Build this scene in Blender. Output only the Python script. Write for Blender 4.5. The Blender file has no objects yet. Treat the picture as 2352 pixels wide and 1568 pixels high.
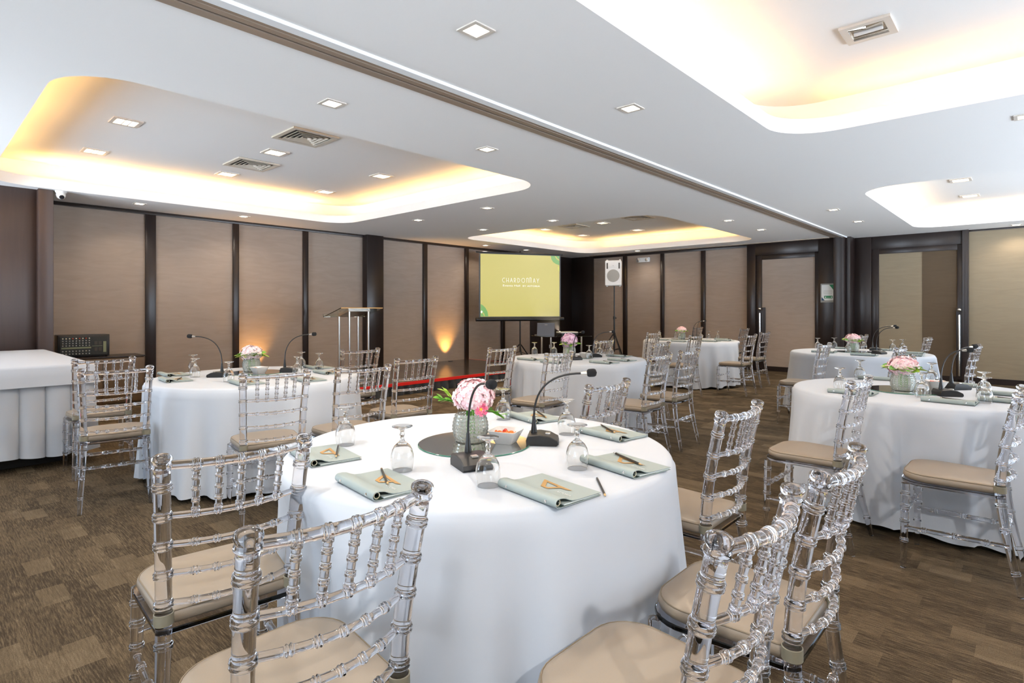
import bpy, bmesh, math, random
from mathutils import Vector, Matrix

R = math.radians
PI = math.pi
sc = bpy.context.scene
COL = sc.collection

# ------------------------------------------------------------------ camera
cam_d = bpy.data.cameras.new('camera')
cam = bpy.data.objects.new('camera', cam_d)
COL.objects.link(cam)
cam.location = (0, 0, 1.30)
cam.rotation_euler = (R(90), 0, R(42.8))
cam_d.sensor_width = 36.0
cam_d.lens = 1300 / 2352 * 36.0
cam_d.shift_y = -74 / 2352
cam_d.clip_start = 0.05
sc.camera = cam

# ------------------------------------------------------------------ exposure, world (daylight through the window wall behind the camera, plus added fill from right and below)
sc.view_settings.view_transform = 'Standard'
sc.view_settings.look = 'None'
sc.view_settings.gamma = 1.0
sc.view_settings.use_curve_mapping = False
sc.view_settings.exposure = 0.0
cy = sc.cycles
cy.max_bounces = 20
cy.transmission_bounces = 18
cy.glossy_bounces = 6
cy.diffuse_bounces = 5
cy.transparent_max_bounces = 16
cy.sample_clamp_indirect = 6.0
cy.caustics_reflective = False
cy.blur_glossy = 0.5
cy.use_denoising = True

world = bpy.data.worlds.new('world')
sc.world = world
world.use_nodes = True
wnt = world.node_tree
bg = wnt.nodes['Background']
SKY, GROUND_FILL = (1.7, 2.2, 2.8), (13.6, 15.4, 17.6)       # overcast sky; below the horizon an added bright fill to light the ceiling
w_tc = wnt.nodes.new('ShaderNodeTexCoord')
w_sep = wnt.nodes.new('ShaderNodeSeparateXYZ')
w_map = wnt.nodes.new('ShaderNodeMapRange')
w_map.inputs['From Min'].default_value = -0.08
w_map.inputs['From Max'].default_value = 0.08
w_mix = wnt.nodes.new('ShaderNodeMix')
w_mix.data_type = 'RGBA'
w_mix.inputs['A'].default_value = GROUND_FILL + (1,)
w_mix.inputs['B'].default_value = SKY + (1,)
wnt.links.new(w_tc.outputs['Generated'], w_sep.inputs[0])
wnt.links.new(w_sep.outputs['Z'], w_map.inputs['Value'])
wnt.links.new(w_map.outputs['Result'], w_mix.inputs['Factor'])
wnt.links.new(w_mix.outputs['Result'], bg.inputs[0])
bg.inputs[1].default_value = 1.0

DOWN_W = 60.0          # small ceiling downlights
TRAY_W = 14.0          # square lamps in the coffers
COVE_W = 6.0          # one cove tube, 1.2 m
WARM = (1.0, 0.85, 0.68)
COVE = (1.0, 0.54, 0.14)

def add_light(name, kind, loc, rot, energy, color, **kw):
    d = bpy.data.lights.new(name, kind)
    d.energy = energy
    d.color = color
    for k, v in kw.items():
        setattr(d, k, v)
    o = bpy.data.objects.new(name, d)
    o.location = loc
    o.rotation_euler = rot
    COL.objects.link(o)
    return o

# room
XL, XR, YF, YB, YB2, ZC, ZT = -9.35, 3.75, -2.6, 12.5, 12.85, 2.70, 3.03
# portals in the two big window openings behind the camera
def portal(x0, x1):
    p = add_light('daylight_portal', 'AREA', ((x0 + x1) / 2, YF - 0.02, 1.35), (R(-90), 0, 0), 1, (1, 1, 1),
                  shape='RECTANGLE', size=x1 - x0, size_y=2.3)
    p.data.cycles.is_portal = True
WINDOWS = [(-8.6, -5.0), (-1.2, 0.8)]
FILL_OPENINGS_R = [(3.4, 7.4), (8.2, 12.3)]  # unseen openings added in the right wall to light the far ceiling
for w0, w1 in WINDOWS:
    portal(w0, w1)
for w0, w1 in FILL_OPENINGS_R:
    p = add_light('daylight_portal', 'AREA', (XR + 0.02, (w0 + w1) / 2, 1.35), (R(-90), 0, R(90)), 1, (1, 1, 1), shape='RECTANGLE', size=w1 - w0, size_y=2.3)
    p.data.cycles.is_portal = True

# coffers: x0, x1, y0, y1 (the left end of the first one has brighter tubes)
TRAYS = [(-8.40, -4.08, 0.62, 4.97), (-8.33, -4.12, 7.46, 11.75),
         (-1.53, 2.80, 0.62, 4.97), (-1.53, 2.80, 7.62, 12.0)]
COVE_SCALE = [1.1, 1.1, 0.95, 0.9]
COVE_COL = [COVE, (1.0, 0.56, 0.16), (1.0, 0.52, 0.13), (1.0, 0.64, 0.28)]
def cove_tubes():
    for (x0, x1, y0, y1), s, c in zip(TRAYS, COVE_SCALE, COVE_COL):
        o = 0.11
        for (ax, fix) in (('x', y0 - o), ('x', y1 + o), ('y', x0 - o), ('y', x1 + o)):
            a, b = (x0, x1) if ax == 'x' else (y0, y1)
            L = (b - a - 0.70) / 3
            for k in range(3):
                m = a + 0.35 + L * (k + 0.5)
                loc = (m, fix, ZC + 0.085) if ax == 'x' else (fix, m, ZC + 0.085)
                tilt = {y0 - o: -32, y1 + o: 32}[fix] if ax == 'x' else {x0 - o: 32, x1 + o: -32}[fix]
                rz = 0 if ax == 'x' else R(90)
                add_light('cove_tube', 'AREA', loc, (R(180 + tilt), 0, rz), COVE_W * s * (2.4 if (x0 < -8.35 and fix < x0) else 1.0), c,
                          shape='RECTANGLE', size=L - 0.10, size_y=0.05)
cove_tubes()

# ------------------------------------------------------------------ materials
def new_mat(name):
    m = bpy.data.materials.new(name)
    m.use_nodes = True
    nt = m.node_tree
    return m, nt, nt.nodes['Principled BSDF']

def srgb(r, g, b):
    def f(c):
        c /= 255.0
        return c / 12.92 if c <= 0.04045 else ((c + 0.055) / 1.055) ** 2.4
    return (f(r), f(g), f(b), 1)

def plain(name, col, rough=0.5, metal=0.0, spec=0.5, bump=None, sheen=0.0, var=0.0, coat=0.0):
    m, nt, p = new_mat(name)
    p.inputs['Base Color'].default_value = col
    p.inputs['Roughness'].default_value = rough
    p.inputs['Metallic'].default_value = metal
    p.inputs['Specular IOR Level'].default_value = spec
    p.inputs['Coat Weight'].default_value = coat
    if sheen:
        p.inputs['Sheen Weight'].default_value = sheen
    if var or bump:
        tc = nt.nodes.new('ShaderNodeTexCoord')
    if var:
        n = nt.nodes.new('ShaderNodeTexNoise')
        n.inputs['Scale'].default_value = 6.0
        n.inputs['Detail'].default_value = 5.0
        nt.links.new(tc.outputs['Object'], n.inputs['Vector'])
        mx = nt.nodes.new('ShaderNodeMix')
        mx.data_type = 'RGBA'
        mx.inputs['A'].default_value = tuple(c * (1 - var) for c in col[:3]) + (1,)
        mx.inputs['B'].default_value = tuple(min(1, c * (1 + var)) for c in col[:3]) + (1,)
        nt.links.new(n.outputs['Fac'], mx.inputs['Factor'])
        nt.links.new(mx.outputs['Result'], p.inputs['Base Color'])
    if bump:
        n2 = nt.nodes.new('ShaderNodeTexNoise')
        n2.inputs['Scale'].default_value = bump[0]
        n2.inputs['Detail'].default_value = 3.0
        nt.links.new(tc.outputs['Object'], n2.inputs['Vector'])
        b = nt.nodes.new('ShaderNodeBump')
        b.inputs['Strength'].default_value = bump[1]
        b.inputs['Distance'].default_value = 0.01
        nt.links.new(n2.outputs['Fac'], b.inputs['Height'])
        nt.links.new(b.outputs['Normal'], p.inputs['Normal'])
    return m

def glass(name, col, ior=1.46, rough=0.0, tw=1.0):
    m, nt, p = new_mat(name)
    p.inputs['Base Color'].default_value = col
    p.inputs['Roughness'].default_value = rough
    p.inputs['IOR'].default_value = ior
    p.inputs['Transmission Weight'].default_value = tw
    return m

def emit(name, col, strength):
    m, nt, p = new_mat(name)
    p.inputs['Base Color'].default_value = (0.12, 0.12, 0.12, 1)
    p.inputs['Emission Color'].default_value = col
    p.inputs['Emission Strength'].default_value = strength
    return m

def carpet():
    m, nt, p = new_mat('carpet')
    N, L = nt.nodes, nt.links
    tc = N.new('ShaderNodeTexCoord')
    sep = N.new('ShaderNodeSeparateXYZ')
    L.new(tc.outputs['Object'], sep.inputs[0])
    def mth(op, a, b=None):
        n = N.new('ShaderNodeMath'); n.operation = op
        for i, v in enumerate((a, b)):
            if v is None: continue
            if isinstance(v, (int, float)): n.inputs[i].default_value = v
            else: L.new(v, n.inputs[i])
        return n.outputs[0]
    def layer(rh, cw, seed):
        row = mth('FLOOR', mth('DIVIDE', sep.outputs['Y'], rh))
        wn = N.new('ShaderNodeTexWhiteNoise'); wn.noise_dimensions = '1D'
        L.new(mth('ADD', row, seed), wn.inputs['W'])
        xo = mth('ADD', mth('DIVIDE', sep.outputs['X'], cw), mth('MULTIPLY', wn.outputs['Value'], 3.0))
        cell = mth('FLOOR', xo)
        cmb = N.new('ShaderNodeCombineXYZ')
        L.new(cell, cmb.inputs[0]); L.new(row, cmb.inputs[1]); cmb.inputs[2].default_value = seed
        w2 = N.new('ShaderNodeTexWhiteNoise'); w2.noise_dimensions = '3D'
        L.new(cmb.outputs[0], w2.inputs['Vector'])
        return w2.outputs['Value']
    blk = layer(0.105, 0.21, 3.7)
    blk2 = layer(0.0575, 0.46, 9.1)
    mp = N.new('ShaderNodeMapping')
    mp.inputs['Scale'].default_value = (13.0, 165.0, 1.0)
    L.new(tc.outputs['Object'], mp.inputs['Vector'])
    st = N.new('ShaderNodeTexNoise'); st.inputs['Scale'].default_value = 1.0; st.inputs['Detail'].default_value = 4.0
    st.inputs['Roughness'].default_value = 0.65
    L.new(mp.outputs[0], st.inputs['Vector'])
    fine = N.new('ShaderNodeTexNoise'); fine.inputs['Scale'].default_value = 240.0; fine.inputs['Detail'].default_value = 2.0
    L.new(tc.outputs['Object'], fine.inputs['Vector'])
    # light blocks keep little streaking, dark blocks a lot
    b1 = mth('POWER', blk, 2.2)
    v = mth('ADD', mth('MULTIPLY', b1, 0.40), mth('MULTIPLY', blk2, 0.16))
    strk = mth('MULTIPLY', mth('SUBTRACT', st.outputs['Fac'], 0.5), 2.0)
    v = mth('ADD', v, mth('MULTIPLY', strk, mth('SUBTRACT', 1.15, b1)))
    v = mth('ADD', v, mth('MULTIPLY', mth('SUBTRACT', fine.outputs['Fac'], 0.5), 0.7))
    v = mth('ADD', v, 0.10)
    cr = N.new('ShaderNodeValToRGB')
    cr.color_ramp.elements[0].position = 0.0
    cr.color_ramp.elements[0].color = srgb(56, 46, 34)
    cr.color_ramp.elements[1].position = 1.0
    cr.color_ramp.elements[1].color = srgb(136, 120, 97)
    e = cr.color_ramp.elements.new(0.42); e.color = srgb(88, 75, 57)
    L.new(v, cr.inputs[0])
    L.new(cr.outputs[0], p.inputs['Base Color'])
    p.inputs['Roughness'].default_value = 0.95
    p.inputs['Specular IOR Level'].default_value = 0.15
    b = N.new('ShaderNodeBump'); b.inputs['Strength'].default_value = 0.35; b.inputs['Distance'].default_value = 0.004
    L.new(fine.outputs['Fac'], b.inputs['Height']); L.new(b.outputs['Normal'], p.inputs['Normal'])
    return m

def fabric_wall(name, col):
    m, nt, p = new_mat(name)
    N, L = nt.nodes, nt.links
    tc = N.new('ShaderNodeTexCoord')
    mp = N.new('ShaderNodeMapping'); mp.inputs['Scale'].default_value = (1.2, 1.2, 7.0)
    L.new(tc.outputs['Object'], mp.inputs['Vector'])
    n = N.new('ShaderNodeTexNoise'); n.inputs['Scale'].default_value = 1.6; n.inputs['Detail'].default_value = 7.0
    n.inputs['Distortion'].default_value = 1.6
    L.new(mp.outputs[0], n.inputs['Vector'])
    mx = N.new('ShaderNodeMix'); mx.data_type = 'RGBA'
    mx.inputs['A'].default_value = tuple(c * 0.86 for c in col[:3]) + (1,)
    mx.inputs['B'].default_value = tuple(c * 1.14 for c in col[:3]) + (1,)
    L.new(n.outputs['Fac'], mx.inputs['Factor'])
    L.new(mx.outputs['Result'], p.inputs['Base Color'])
    p.inputs['Roughness'].default_value = 0.8
    p.inputs['Specular IOR Level'].default_value = 0.25
    f = N.new('ShaderNodeTexNoise'); f.inputs['Scale'].default_value = 320.0
    L.new(tc.outputs['Object'], f.inputs['Vector'])
    b = N.new('ShaderNodeBump'); b.inputs['Strength'].default_value = 0.25; b.inputs['Distance'].default_value = 0.002
    L.new(f.outputs['Fac'], b.inputs['Height']); L.new(b.outputs['Normal'], p.inputs['Normal'])
    return m

def wood(name, c0, c1, rough=0.3, axis='Z'):
    m, nt, p = new_mat(name)
    N, L = nt.nodes, nt.links
    tc = N.new('ShaderNodeTexCoord')
    mp = N.new('ShaderNodeMapping')
    mp.inputs['Scale'].default_value = (28, 28, 1.4) if axis == 'Z' else (1.4, 28, 28)
    L.new(tc.outputs['Object'], mp.inputs['Vector'])
    n = N.new('ShaderNodeTexNoise'); n.inputs['Scale'].default_value = 1.0; n.inputs['Detail'].default_value = 6.0
    n.inputs['Distortion'].default_value = 0.6
    L.new(mp.outputs[0], n.inputs['Vector'])
    mx = N.new('ShaderNodeMix'); mx.data_type = 'RGBA'
    mx.inputs['A'].default_value = c0; mx.inputs['B'].default_value = c1
    L.new(n.outputs['Fac'], mx.inputs['Factor'])
    L.new(mx.outputs['Result'], p.inputs['Base Color'])
    p.inputs['Roughness'].default_value = rough
    return m

def island_mat(name, c0, c1, rough=0.6, sss=0.0):
    m, nt, p = new_mat(name)
    N, L = nt.nodes, nt.links
    g = N.new('ShaderNodeNewGeometry')
    mx = N.new('ShaderNodeMix'); mx.data_type = 'RGBA'
    mx.inputs['A'].default_value = c0; mx.inputs['B'].default_value = c1
    L.new(g.outputs['Random Per Island'], mx.inputs['Factor'])
    L.new(mx.outputs['Result'], p.inputs['Base Color'])
    p.inputs['Roughness'].default_value = rough
    p.inputs['Specular IOR Level'].default_value = 0.3
    return m

M = dict(
    carpet=carpet(),
    plaster=plain('plaster', (0.89, 0.885, 0.875, 1), 0.75, bump=(60, 0.03)),
    fabric=fabric_wall('wall_fabric', srgb(160, 145, 133)),
    fabric_r=fabric_wall('wall_fabric_right', srgb(144, 130, 108)),
    fabric_shade=fabric_wall('wall_fabric_shaded', srgb(94, 79, 62)),  # wall fabric darkened to stand for shadow on the right door
    wood=wood('dark_wood', srgb(30, 22, 20), srgb(44, 33, 30), 0.3),
    wood_l=wood('brown_wood', srgb(56, 42, 37), srgb(72, 55, 48), 0.38),
    cabinet=wood('cabinet_wood', srgb(92, 70, 48), srgb(112, 88, 62), 0.4),
    black=plain('black_plastic', (0.012, 0.012, 0.013, 1), 0.38),
    foam=plain('black_foam', (0.010, 0.010, 0.011, 1), 0.95, bump=(900, 0.6)),
    cloth=plain('white_cloth', (0.51, 0.54, 0.585, 1), 0.8, sheen=0.1, bump=(700, 0.04)),
    cushion=plain('beige_vinyl', srgb(142, 129, 113), 0.42, bump=(400, 0.05)),
    strap=plain('olive_vinyl', srgb(128, 122, 104), 0.5),
    piping=plain('piping', srgb(120, 106, 86), 0.5),
    acrylic=glass('clear_acrylic', (0.915, 0.92, 0.96, 1), 1.45),
    seatplate=glass('smoky_acrylic', (0.72, 0.72, 0.77, 1), 1.45),
    glass=glass('clear_glass', (0.985, 0.99, 0.985, 1), 1.45),
    vase=glass('pressed_glass', (0.92, 0.96, 0.92, 1), 1.5, 0.07, 0.86),
    sheet=glass('green_glass', (0.90, 0.96, 0.90, 1), 1.45),
    mirror=plain('mirror', (0.92, 0.92, 0.90, 1), 0.02, 1.0),
    mirror_edge=plain('mirror_edge', (0.05, 0.20, 0.14, 1), 0.1),
    sage=plain('sage_vinyl', srgb(148, 159, 156), 0.5, bump=(500, 0.04)),
    page=plain('paper', (0.62, 0.68, 0.64, 1), 0.8),
    dkgreen=plain('dark_green_board', srgb(36, 58, 50), 0.5),
    gold=plain('gold_foil', srgb(214, 172, 112), 0.32, 0.7),
    silver=plain('silver_print', srgb(205, 208, 205), 0.45, 0.2),
    chrome=plain('chrome', (0.75, 0.74, 0.72, 1), 0.12, 1.0),
    steel=plain('brushed_metal', (0.55, 0.53, 0.50, 1), 0.3, 1.0),
    ivory=plain('ivory_metal', srgb(214, 206, 180), 0.3, 0.4),
    pencil=plain('black_lacquer', (0.012, 0.011, 0.011, 1), 0.3),
    rawwood=plain('raw_wood', srgb(206, 166, 112), 0.7),
    white=plain('white_plastic', (0.80, 0.80, 0.79, 1), 0.4),
    grille=plain('grey_grille', (0.36, 0.36, 0.34, 1), 0.6, bump=(300, 0.5)),
    trim=plain('lamp_trim', srgb(214, 206, 196), 0.4),
    track=plain('track_metal', srgb(168, 152, 136), 0.42, 0.35),
    trackw=plain('track_white', (0.82, 0.84, 0.85, 1), 0.4),
    slot=plain('dark_slot', (0.05, 0.042, 0.036, 1), 0.6),
    lamp=emit('lamp_glow', (1.0, 0.86, 0.64, 1), 9.0),
    lamp_t=emit('lamp_glow_warm', (1.0, 0.85, 0.62, 1), 6.0),
    reflector=plain('lamp_reflector', (0.75, 0.70, 0.62, 1), 0.15, 0.9),
    china=plain('white_china', (0.84, 0.83, 0.80, 1), 0.15),
    candy=plain('orange_candy', srgb(226, 120, 50), 0.35),
    candy2=plain('red_candy', srgb(205, 62, 40), 0.35),
    red=plain('red_edge', srgb(228, 30, 18), 0.45),
    skirt=plain('black_skirt', (0.014, 0.015, 0.017, 1), 0.55, sheen=0.2),
    deck=plain('stage_deck', srgb(66, 56, 48), 0.16),
    vent=plain('vent_metal', srgb(206, 198, 184), 0.45),
    ventdk=plain('vent_dark', (0.06, 0.055, 0.05, 1), 0.8),
    pink=island_mat('pink_petals', srgb(247, 196, 204), srgb(254, 236, 234), 0.6),
    palepink=island_mat('pale_petals', srgb(243, 218, 224), srgb(253, 240, 240), 0.6),
    lilac=island_mat('lilac_petals', srgb(226, 178, 208), srgb(244, 214, 230), 0.6),
    hot=island_mat('deep_pink_petals', srgb(226, 92, 134), srgb(246, 150, 176), 0.5),
    yellow=plain('yellow_heart', srgb(226, 190, 48), 0.6),
    leaf=island_mat('leaf_green', srgb(72, 134, 44), srgb(120, 180, 62), 0.5),
    lime=island_mat('leaf_lime', srgb(150, 190, 60), srgb(190, 214, 96), 0.5),
    screen=emit('screen_image', srgb(199, 187, 80), 0.93),  # projector light on the screen put in as the picture's own glow
    screen_txt=emit('screen_text', (1, 1, 0.93, 1), 1.0),
    screen_leaf=emit('screen_leaf', srgb(98, 166, 68), 0.95),
    screen_leaf2=emit('screen_leaf_light', srgb(206, 208, 66), 0.95),
    laptop=plain('laptop_grey', srgb(132, 134, 142), 0.35, 0.6),
    paperw=plain('paper_white', (0.80, 0.82, 0.80, 1), 0.7),
    green=plain('sign_green', srgb(20, 128, 84), 0.6),
    navy=plain('sign_navy', srgb(28, 74, 112), 0.6),
    ink=plain('ink_grey', srgb(150, 158, 156), 0.7),
    bottle=plain('label_green', srgb(46, 120, 90), 0.4),
    panel=plain('mixer_face', srgb(34, 36, 32), 0.5),
    panelk=plain('mixer_strip', srgb(126, 132, 100), 0.5),
    redled=plain('red_knob', srgb(190, 70, 40), 0.5),
    dome=plain('dark_lens', (0.02, 0.02, 0.024, 1), 0.08),
)

# ------------------------------------------------------------------ mesh helpers
class MB:
    def __init__(s):
        s.v = []; s.f = []; s.mi = []; s.cm = 0
    def add(s, vs, fs):
        o = len(s.v)
        s.v += [tuple(p) for p in vs]
        for f in fs:
            s.f.append([i + o for i in f]); s.mi.append(s.cm)
        return s
    def mat(s, i):
        s.cm = i; return s
    def box(s, x0, x1, y0, y1, z0, z1, b=0.0):
        if b <= 0:
            vs = [(x, y, z) for z in (z0, z1) for y in (y0, y1) for x in (x0, x1)]
            fs = [(0, 2, 3, 1), (4, 5, 7, 6), (0, 1, 5, 4), (2, 6, 7, 3), (0, 4, 6, 2), (1, 3, 7, 5)]
            return s.add(vs, fs)
        return s.prism(rrect((x0 + x1) / 2, (y0 + y1) / 2, x1 - x0, y1 - y0, b, 2), z0, z1, min(b, (z1 - z0) / 2.01) * 0.7)
    def prism(s, poly, z0, z1, bev=0.0):
        n = len(poly)
        cx = sum(p[0] for p in poly) / n; cyy = sum(p[1] for p in poly) / n
        def ins(d):
            out = []
            for (x, y) in poly:
                l = math.hypot(x - cx, y - cyy) or 1
                out.append((x - (x - cx) / l * d, y - (y - cyy) / l * d))
            return out
        loops = [(poly, z0), (poly, z1)] if bev <= 0 else [(ins(bev), z0), (poly, z0 + bev), (poly, z1 - bev), (ins(bev), z1)]
        vs = [(x, y, z) for P, z in loops for x, y in P]
        fs = [list(range(n))[::-1]]
        for k in range(len(loops) - 1):
            for i in range(n):
                j = (i + 1) % n
                fs.append((k * n + i, k * n + j, (k + 1) * n + j, (k + 1) * n + i))
        fs.append([(len(loops) - 1) * n + i for i in range(n)])
        return s.add(vs, fs)
    def lathe(s, prof, seg=24, c=(0, 0, 0), cap0=True, cap1=True):
        vs = []; fs = []
        for r, z in prof:
            for i in range(seg):
                a = 2 * PI * i / seg
                vs.append((c[0] + r * math.cos(a), c[1] + r * math.sin(a), c[2] + z))
        for k in range(len(prof) - 1):
            for i in range(seg):
                j = (i + 1) % seg
                fs.append((k * seg + i, k * seg + j, (k + 1) * seg + j, (k + 1) * seg + i))
        if cap0: fs.append(list(range(seg))[::-1])
        if cap1: fs.append([(len(prof) - 1) * seg + i for i in range(seg)])
        return s.add(vs, fs)
    def tube(s, pts, rad, seg=8, closed=False, caps=True, up=None):
        pts = [Vector(p) for p in pts]; n = len(pts)
        if not isinstance(rad, (list, tuple)): rad = [rad] * n
        vs = []; fs = []
        prev = None
        for k in range(n):
            if closed: t = pts[(k + 1) % n] - pts[k - 1]
            else: t = pts[min(k + 1, n - 1)] - pts[max(k - 1, 0)]
            if t.length < 1e-9: t = Vector((0, 0, 1))
            t.normalize()
            if prev is None:
                ref = Vector((0, 0, 1)) if abs(t.z) < 0.9 else Vector((1, 0, 0))
                a = t.cross(ref).normalized()
            else:
                a = (prev - t * prev.dot(t)).normalized()
            prev = a
            b = t.cross(a)
            for i in range(seg):
                q = 2 * PI * i / seg
                vs.append(pts[k] + (a * math.cos(q) + b * math.sin(q)) * rad[k])
        m = n if closed else n - 1
        for k in range(m):
            k2 = (k + 1) % n
            for i in range(seg):
                j = (i + 1) % seg
                fs.append((k * seg + i, k * seg + j, k2 * seg + j, k2 * seg + i))
        if caps and not closed:
            fs.append(list(range(seg))[::-1]); fs.append([(n - 1) * seg + i for i in range(seg)])
        return s.add(vs, fs)
    def build(s, name, mats, parent=None, smooth=40, xf=None):
        me = bpy.data.meshes.new(name)
        vs = s.v if xf is None else [tuple(xf @ Vector(p)) for p in s.v]
        me.from_pydata(vs, [], s.f)
        if not isinstance(mats, (list, tuple)): mats = [mats]
        for m in mats: me.materials.append(m)
        if len(mats) > 1: me.polygons.foreach_set('material_index', s.mi)
        me.update()
        bm = bmesh.new(); bm.from_mesh(me)
        bmesh.ops.recalc_face_normals(bm, faces=bm.faces)
        bm.to_mesh(me); bm.free()
        if smooth:
            me.polygons.foreach_set('use_smooth', [True] * len(me.polygons))
            me.set_sharp_from_angle(angle=R(smooth))
        o = bpy.data.objects.new(name, me)
        COL.objects.link(o)
        if parent: o.parent = parent
        return o

def rrect(cx, cyy, w, h, r, n=4):
    out = []
    for qx, qy, a0 in ((1, 1, 0), (-1, 1, 90), (-1, -1, 180), (1, -1, 270)):
        for k in range(n + 1):
            a = R(a0 + 90 * k / n)
            out.append((cx + qx * (w / 2 - r) + r * math.cos(a), cyy + qy * (h / 2 - r) + r * math.sin(a)))
    return out

def tag(o, label=None, cat=None, group=None, kind=None):
    if label: o['label'] = label
    if cat: o['category'] = cat
    if group: o['group'] = group
    if kind: o['kind'] = kind
    return o

def empty(name, loc=(0, 0, 0), rz=0.0):
    o = bpy.data.objects.new(name, None)
    o.empty_display_size = 0.1
    o.location = loc; o.rotation_euler = (0, 0, rz)
    COL.objects.link(o)
    return o

def copy_tree(o, parent=None):
    c = o.copy()
    for k in ('label', 'category', 'group'):
        if k in c.keys(): del c[k]
    COL.objects.link(c)
    c.parent = parent
    for ch in list(o.children):
        d = copy_tree(ch, c)
        for k in ch.keys():
            d[k] = ch[k]
    return c

def struct(o):
    o['kind'] = 'structure'
    return o

class Proto:
    """first use hands out the built thing itself, later uses a copy of it with its parts"""
    def __init__(s, o): s.o = o; s.used = False
    def put(s, loc, rz, label, cat, group=None):
        if s.used: o = copy_tree(s.o)
        else: o = s.o; s.used = True
        o.location = loc; o.rotation_euler = (0, 0, rz)
        for k in ('label', 'category', 'group'):
            if k in o.keys(): del o[k]
        return tag(o, label, cat, group)

# ------------------------------------------------------------------ room shell
b = MB(); b.add([(XL - .1, YF - .1, 0), (XR + .1, YF - .1, 0), (XR + .1, YB2 + .1, 0), (XL - .1, YB2 + .1, 0)], [(0, 1, 2, 3)])
struct(b.build('floor', M['carpet'], smooth=0))

def build_ceiling():
    bm = bmesh.new()
    outer = [(XL - .1, YF - .1), (XR + .1, YF - .1), (XR + .1, YB2 + .1), (XL - .1, YB2 + .1)]
    edges = []
    def loop(P, z):
        vs = [bm.verts.new((x, y, z)) for x, y in P]
        es = [bm.edges.new((vs[i], vs[(i + 1) % len(vs)])) for i in range(len(vs))]
        return vs, es
    edges += loop(outer, ZC)[1]
    rims = []
    for (x0, x1, y0, y1) in TRAYS:
        P = rrect((x0 + x1) / 2, (y0 + y1) / 2, x1 - x0, y1 - y0, 0.42, 10)
        vs, es = loop(P, ZC)
        edges += es; rims.append((vs, P, (x0, x1, y0, y1)))
    bmesh.ops.triangle_fill(bm, use_beauty=True, use_dissolve=False, edges=edges)
    def wall(va, vb):
        for i in range(len(va)):
            j = (i + 1) % len(va)
            f = bm.faces.new((va[i], va[j], vb[j], vb[i])); f.smooth = True
    def ring(P, z): return [bm.verts.new((x, y, z)) for x, y in P]
    for vs, P, (x0, x1, y0, y1) in rims:
        cx, cyy, w, h = (x0 + x1) / 2, (y0 + y1) / 2, x1 - x0, y1 - y0
        l1 = ring(P, ZC + 0.115); wall(vs, l1)                                   # inner lip
        l2 = ring(rrect(cx, cyy, w + .04, h + .04, 0.43, 10), ZC + 0.115); wall(l1, l2)
        l3 = ring(rrect(cx, cyy, w + .04, h + .04, 0.43, 10), ZC + 0.02); wall(l2, l3)
        l4 = ring(rrect(cx, cyy, w + .50, h + .50, 0.50, 10), ZC + 0.02); wall(l3, l4)   # ledge that carries the tubes
        l5 = ring(rrect(cx, cyy, w + .50, h + .50, 0.50, 10), ZT); wall(l4, l5)
        bm.faces.new(l5)
    bmesh.ops.recalc_face_normals(bm, faces=bm.faces)
    me = bpy.data.meshes.new('ceiling'); bm.to_mesh(me); bm.free()
    me.materials.append(M['plaster'])
    me.set_sharp_from_angle(angle=R(35))
    o = bpy.data.objects.new('ceiling', me); COL.objects.link(o)
    return struct(o)
build_ceiling()

b = MB(); b.box(XL - .15, XL, YF, YB2, 0, ZC)
wl = struct(b.build('wall_left', M['fabric'], smooth=0))
b = MB(); b.box(XL, -2.78, YB, YB + .15, 0, ZC); b.box(-2.78, -2.70, YB, YB2 + .15, 0, ZC)
struct(b.build('wall_back', M['fabric'], smooth=0))
b = MB(); b.box(-2.70, XR, YB2, YB2 + .15, 0, ZC)
struct(b.build('wall_back_right', M['fabric_r'], smooth=0)).name = 'wall_rear'
b = MB(); b.box(XR, XR + .15, YF, YB2 + .15, 0, 0.2); b.box(XR, XR + .15, YF, YB2 + .15, 2.5, ZC)
xs = [YF] + [x for w in FILL_OPENINGS_R for x in w] + [YB2 + .15]
for i in range(0, len(xs), 2): b.box(XR, XR + .15, xs[i], xs[i + 1], 0.2, 2.5)
struct(b.build('wall_right', M['fabric_r'], smooth=0))
b = MB()
b.box(XL, XR, YF - .15, YF, 0, 0.2); b.box(XL, XR, YF - .15, YF, 2.5, ZC)
xs = [XL] + [x for w in WINDOWS for x in w] + [XR]
for i in range(0, len(xs), 2): b.box(xs[i], xs[i + 1], YF - .15, YF, 0.2, 2.5)
struct(b.build('wall_front', M['fabric_r'], smooth=0))

TN = [0]
def trim(x0, x1, y0, y1, z0, z1, mat, bev=0.004):
    TN[0] += 1
    b = MB(); b.box(x0, x1, y0, y1, z0, z1, bev)
    return struct(b.build('trim_%d' % TN[0], M[mat], smooth=30))

# left wall: stiles between the fabric panels, head rail, column, dark end section
for y0, y1 in ((2.37, 2.50), (3.57, 3.66), (4.74, 4.83), (7.36, 7.46), (8.53, 8.63), (9.70, 9.81)):
    trim(XL, XL + 0.045, y0, y1, 0, ZC - 0.03, 'wood')
trim(XL, XL + 0.05, 1.25, 10.76, ZC - 0.045, ZC, 'wood')
trim(XL, XL + 0.16, 5.93, 6.30, 0, ZC, 'wood', 0.01)
trim(XL, XL + 0.03, 10.76, YB, 0, ZC, 'wood')
trim(XL, -8.58, YF, 1.10, 0, ZC, 'wood_l', 0.003)
trim(-8.62, -8.47, 1.08, 1.22, 0, ZC, 'wood_l', 0.006)
trim(XL, -8.6, 1.10, 1.14, 0, ZC, 'wood')
b = MB(); b.box(XL, XL + 0.02, 1.25, 10.76, 0, 0.10); struct(b.build('baseboard_left', M['wood'], smooth=0))
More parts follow.
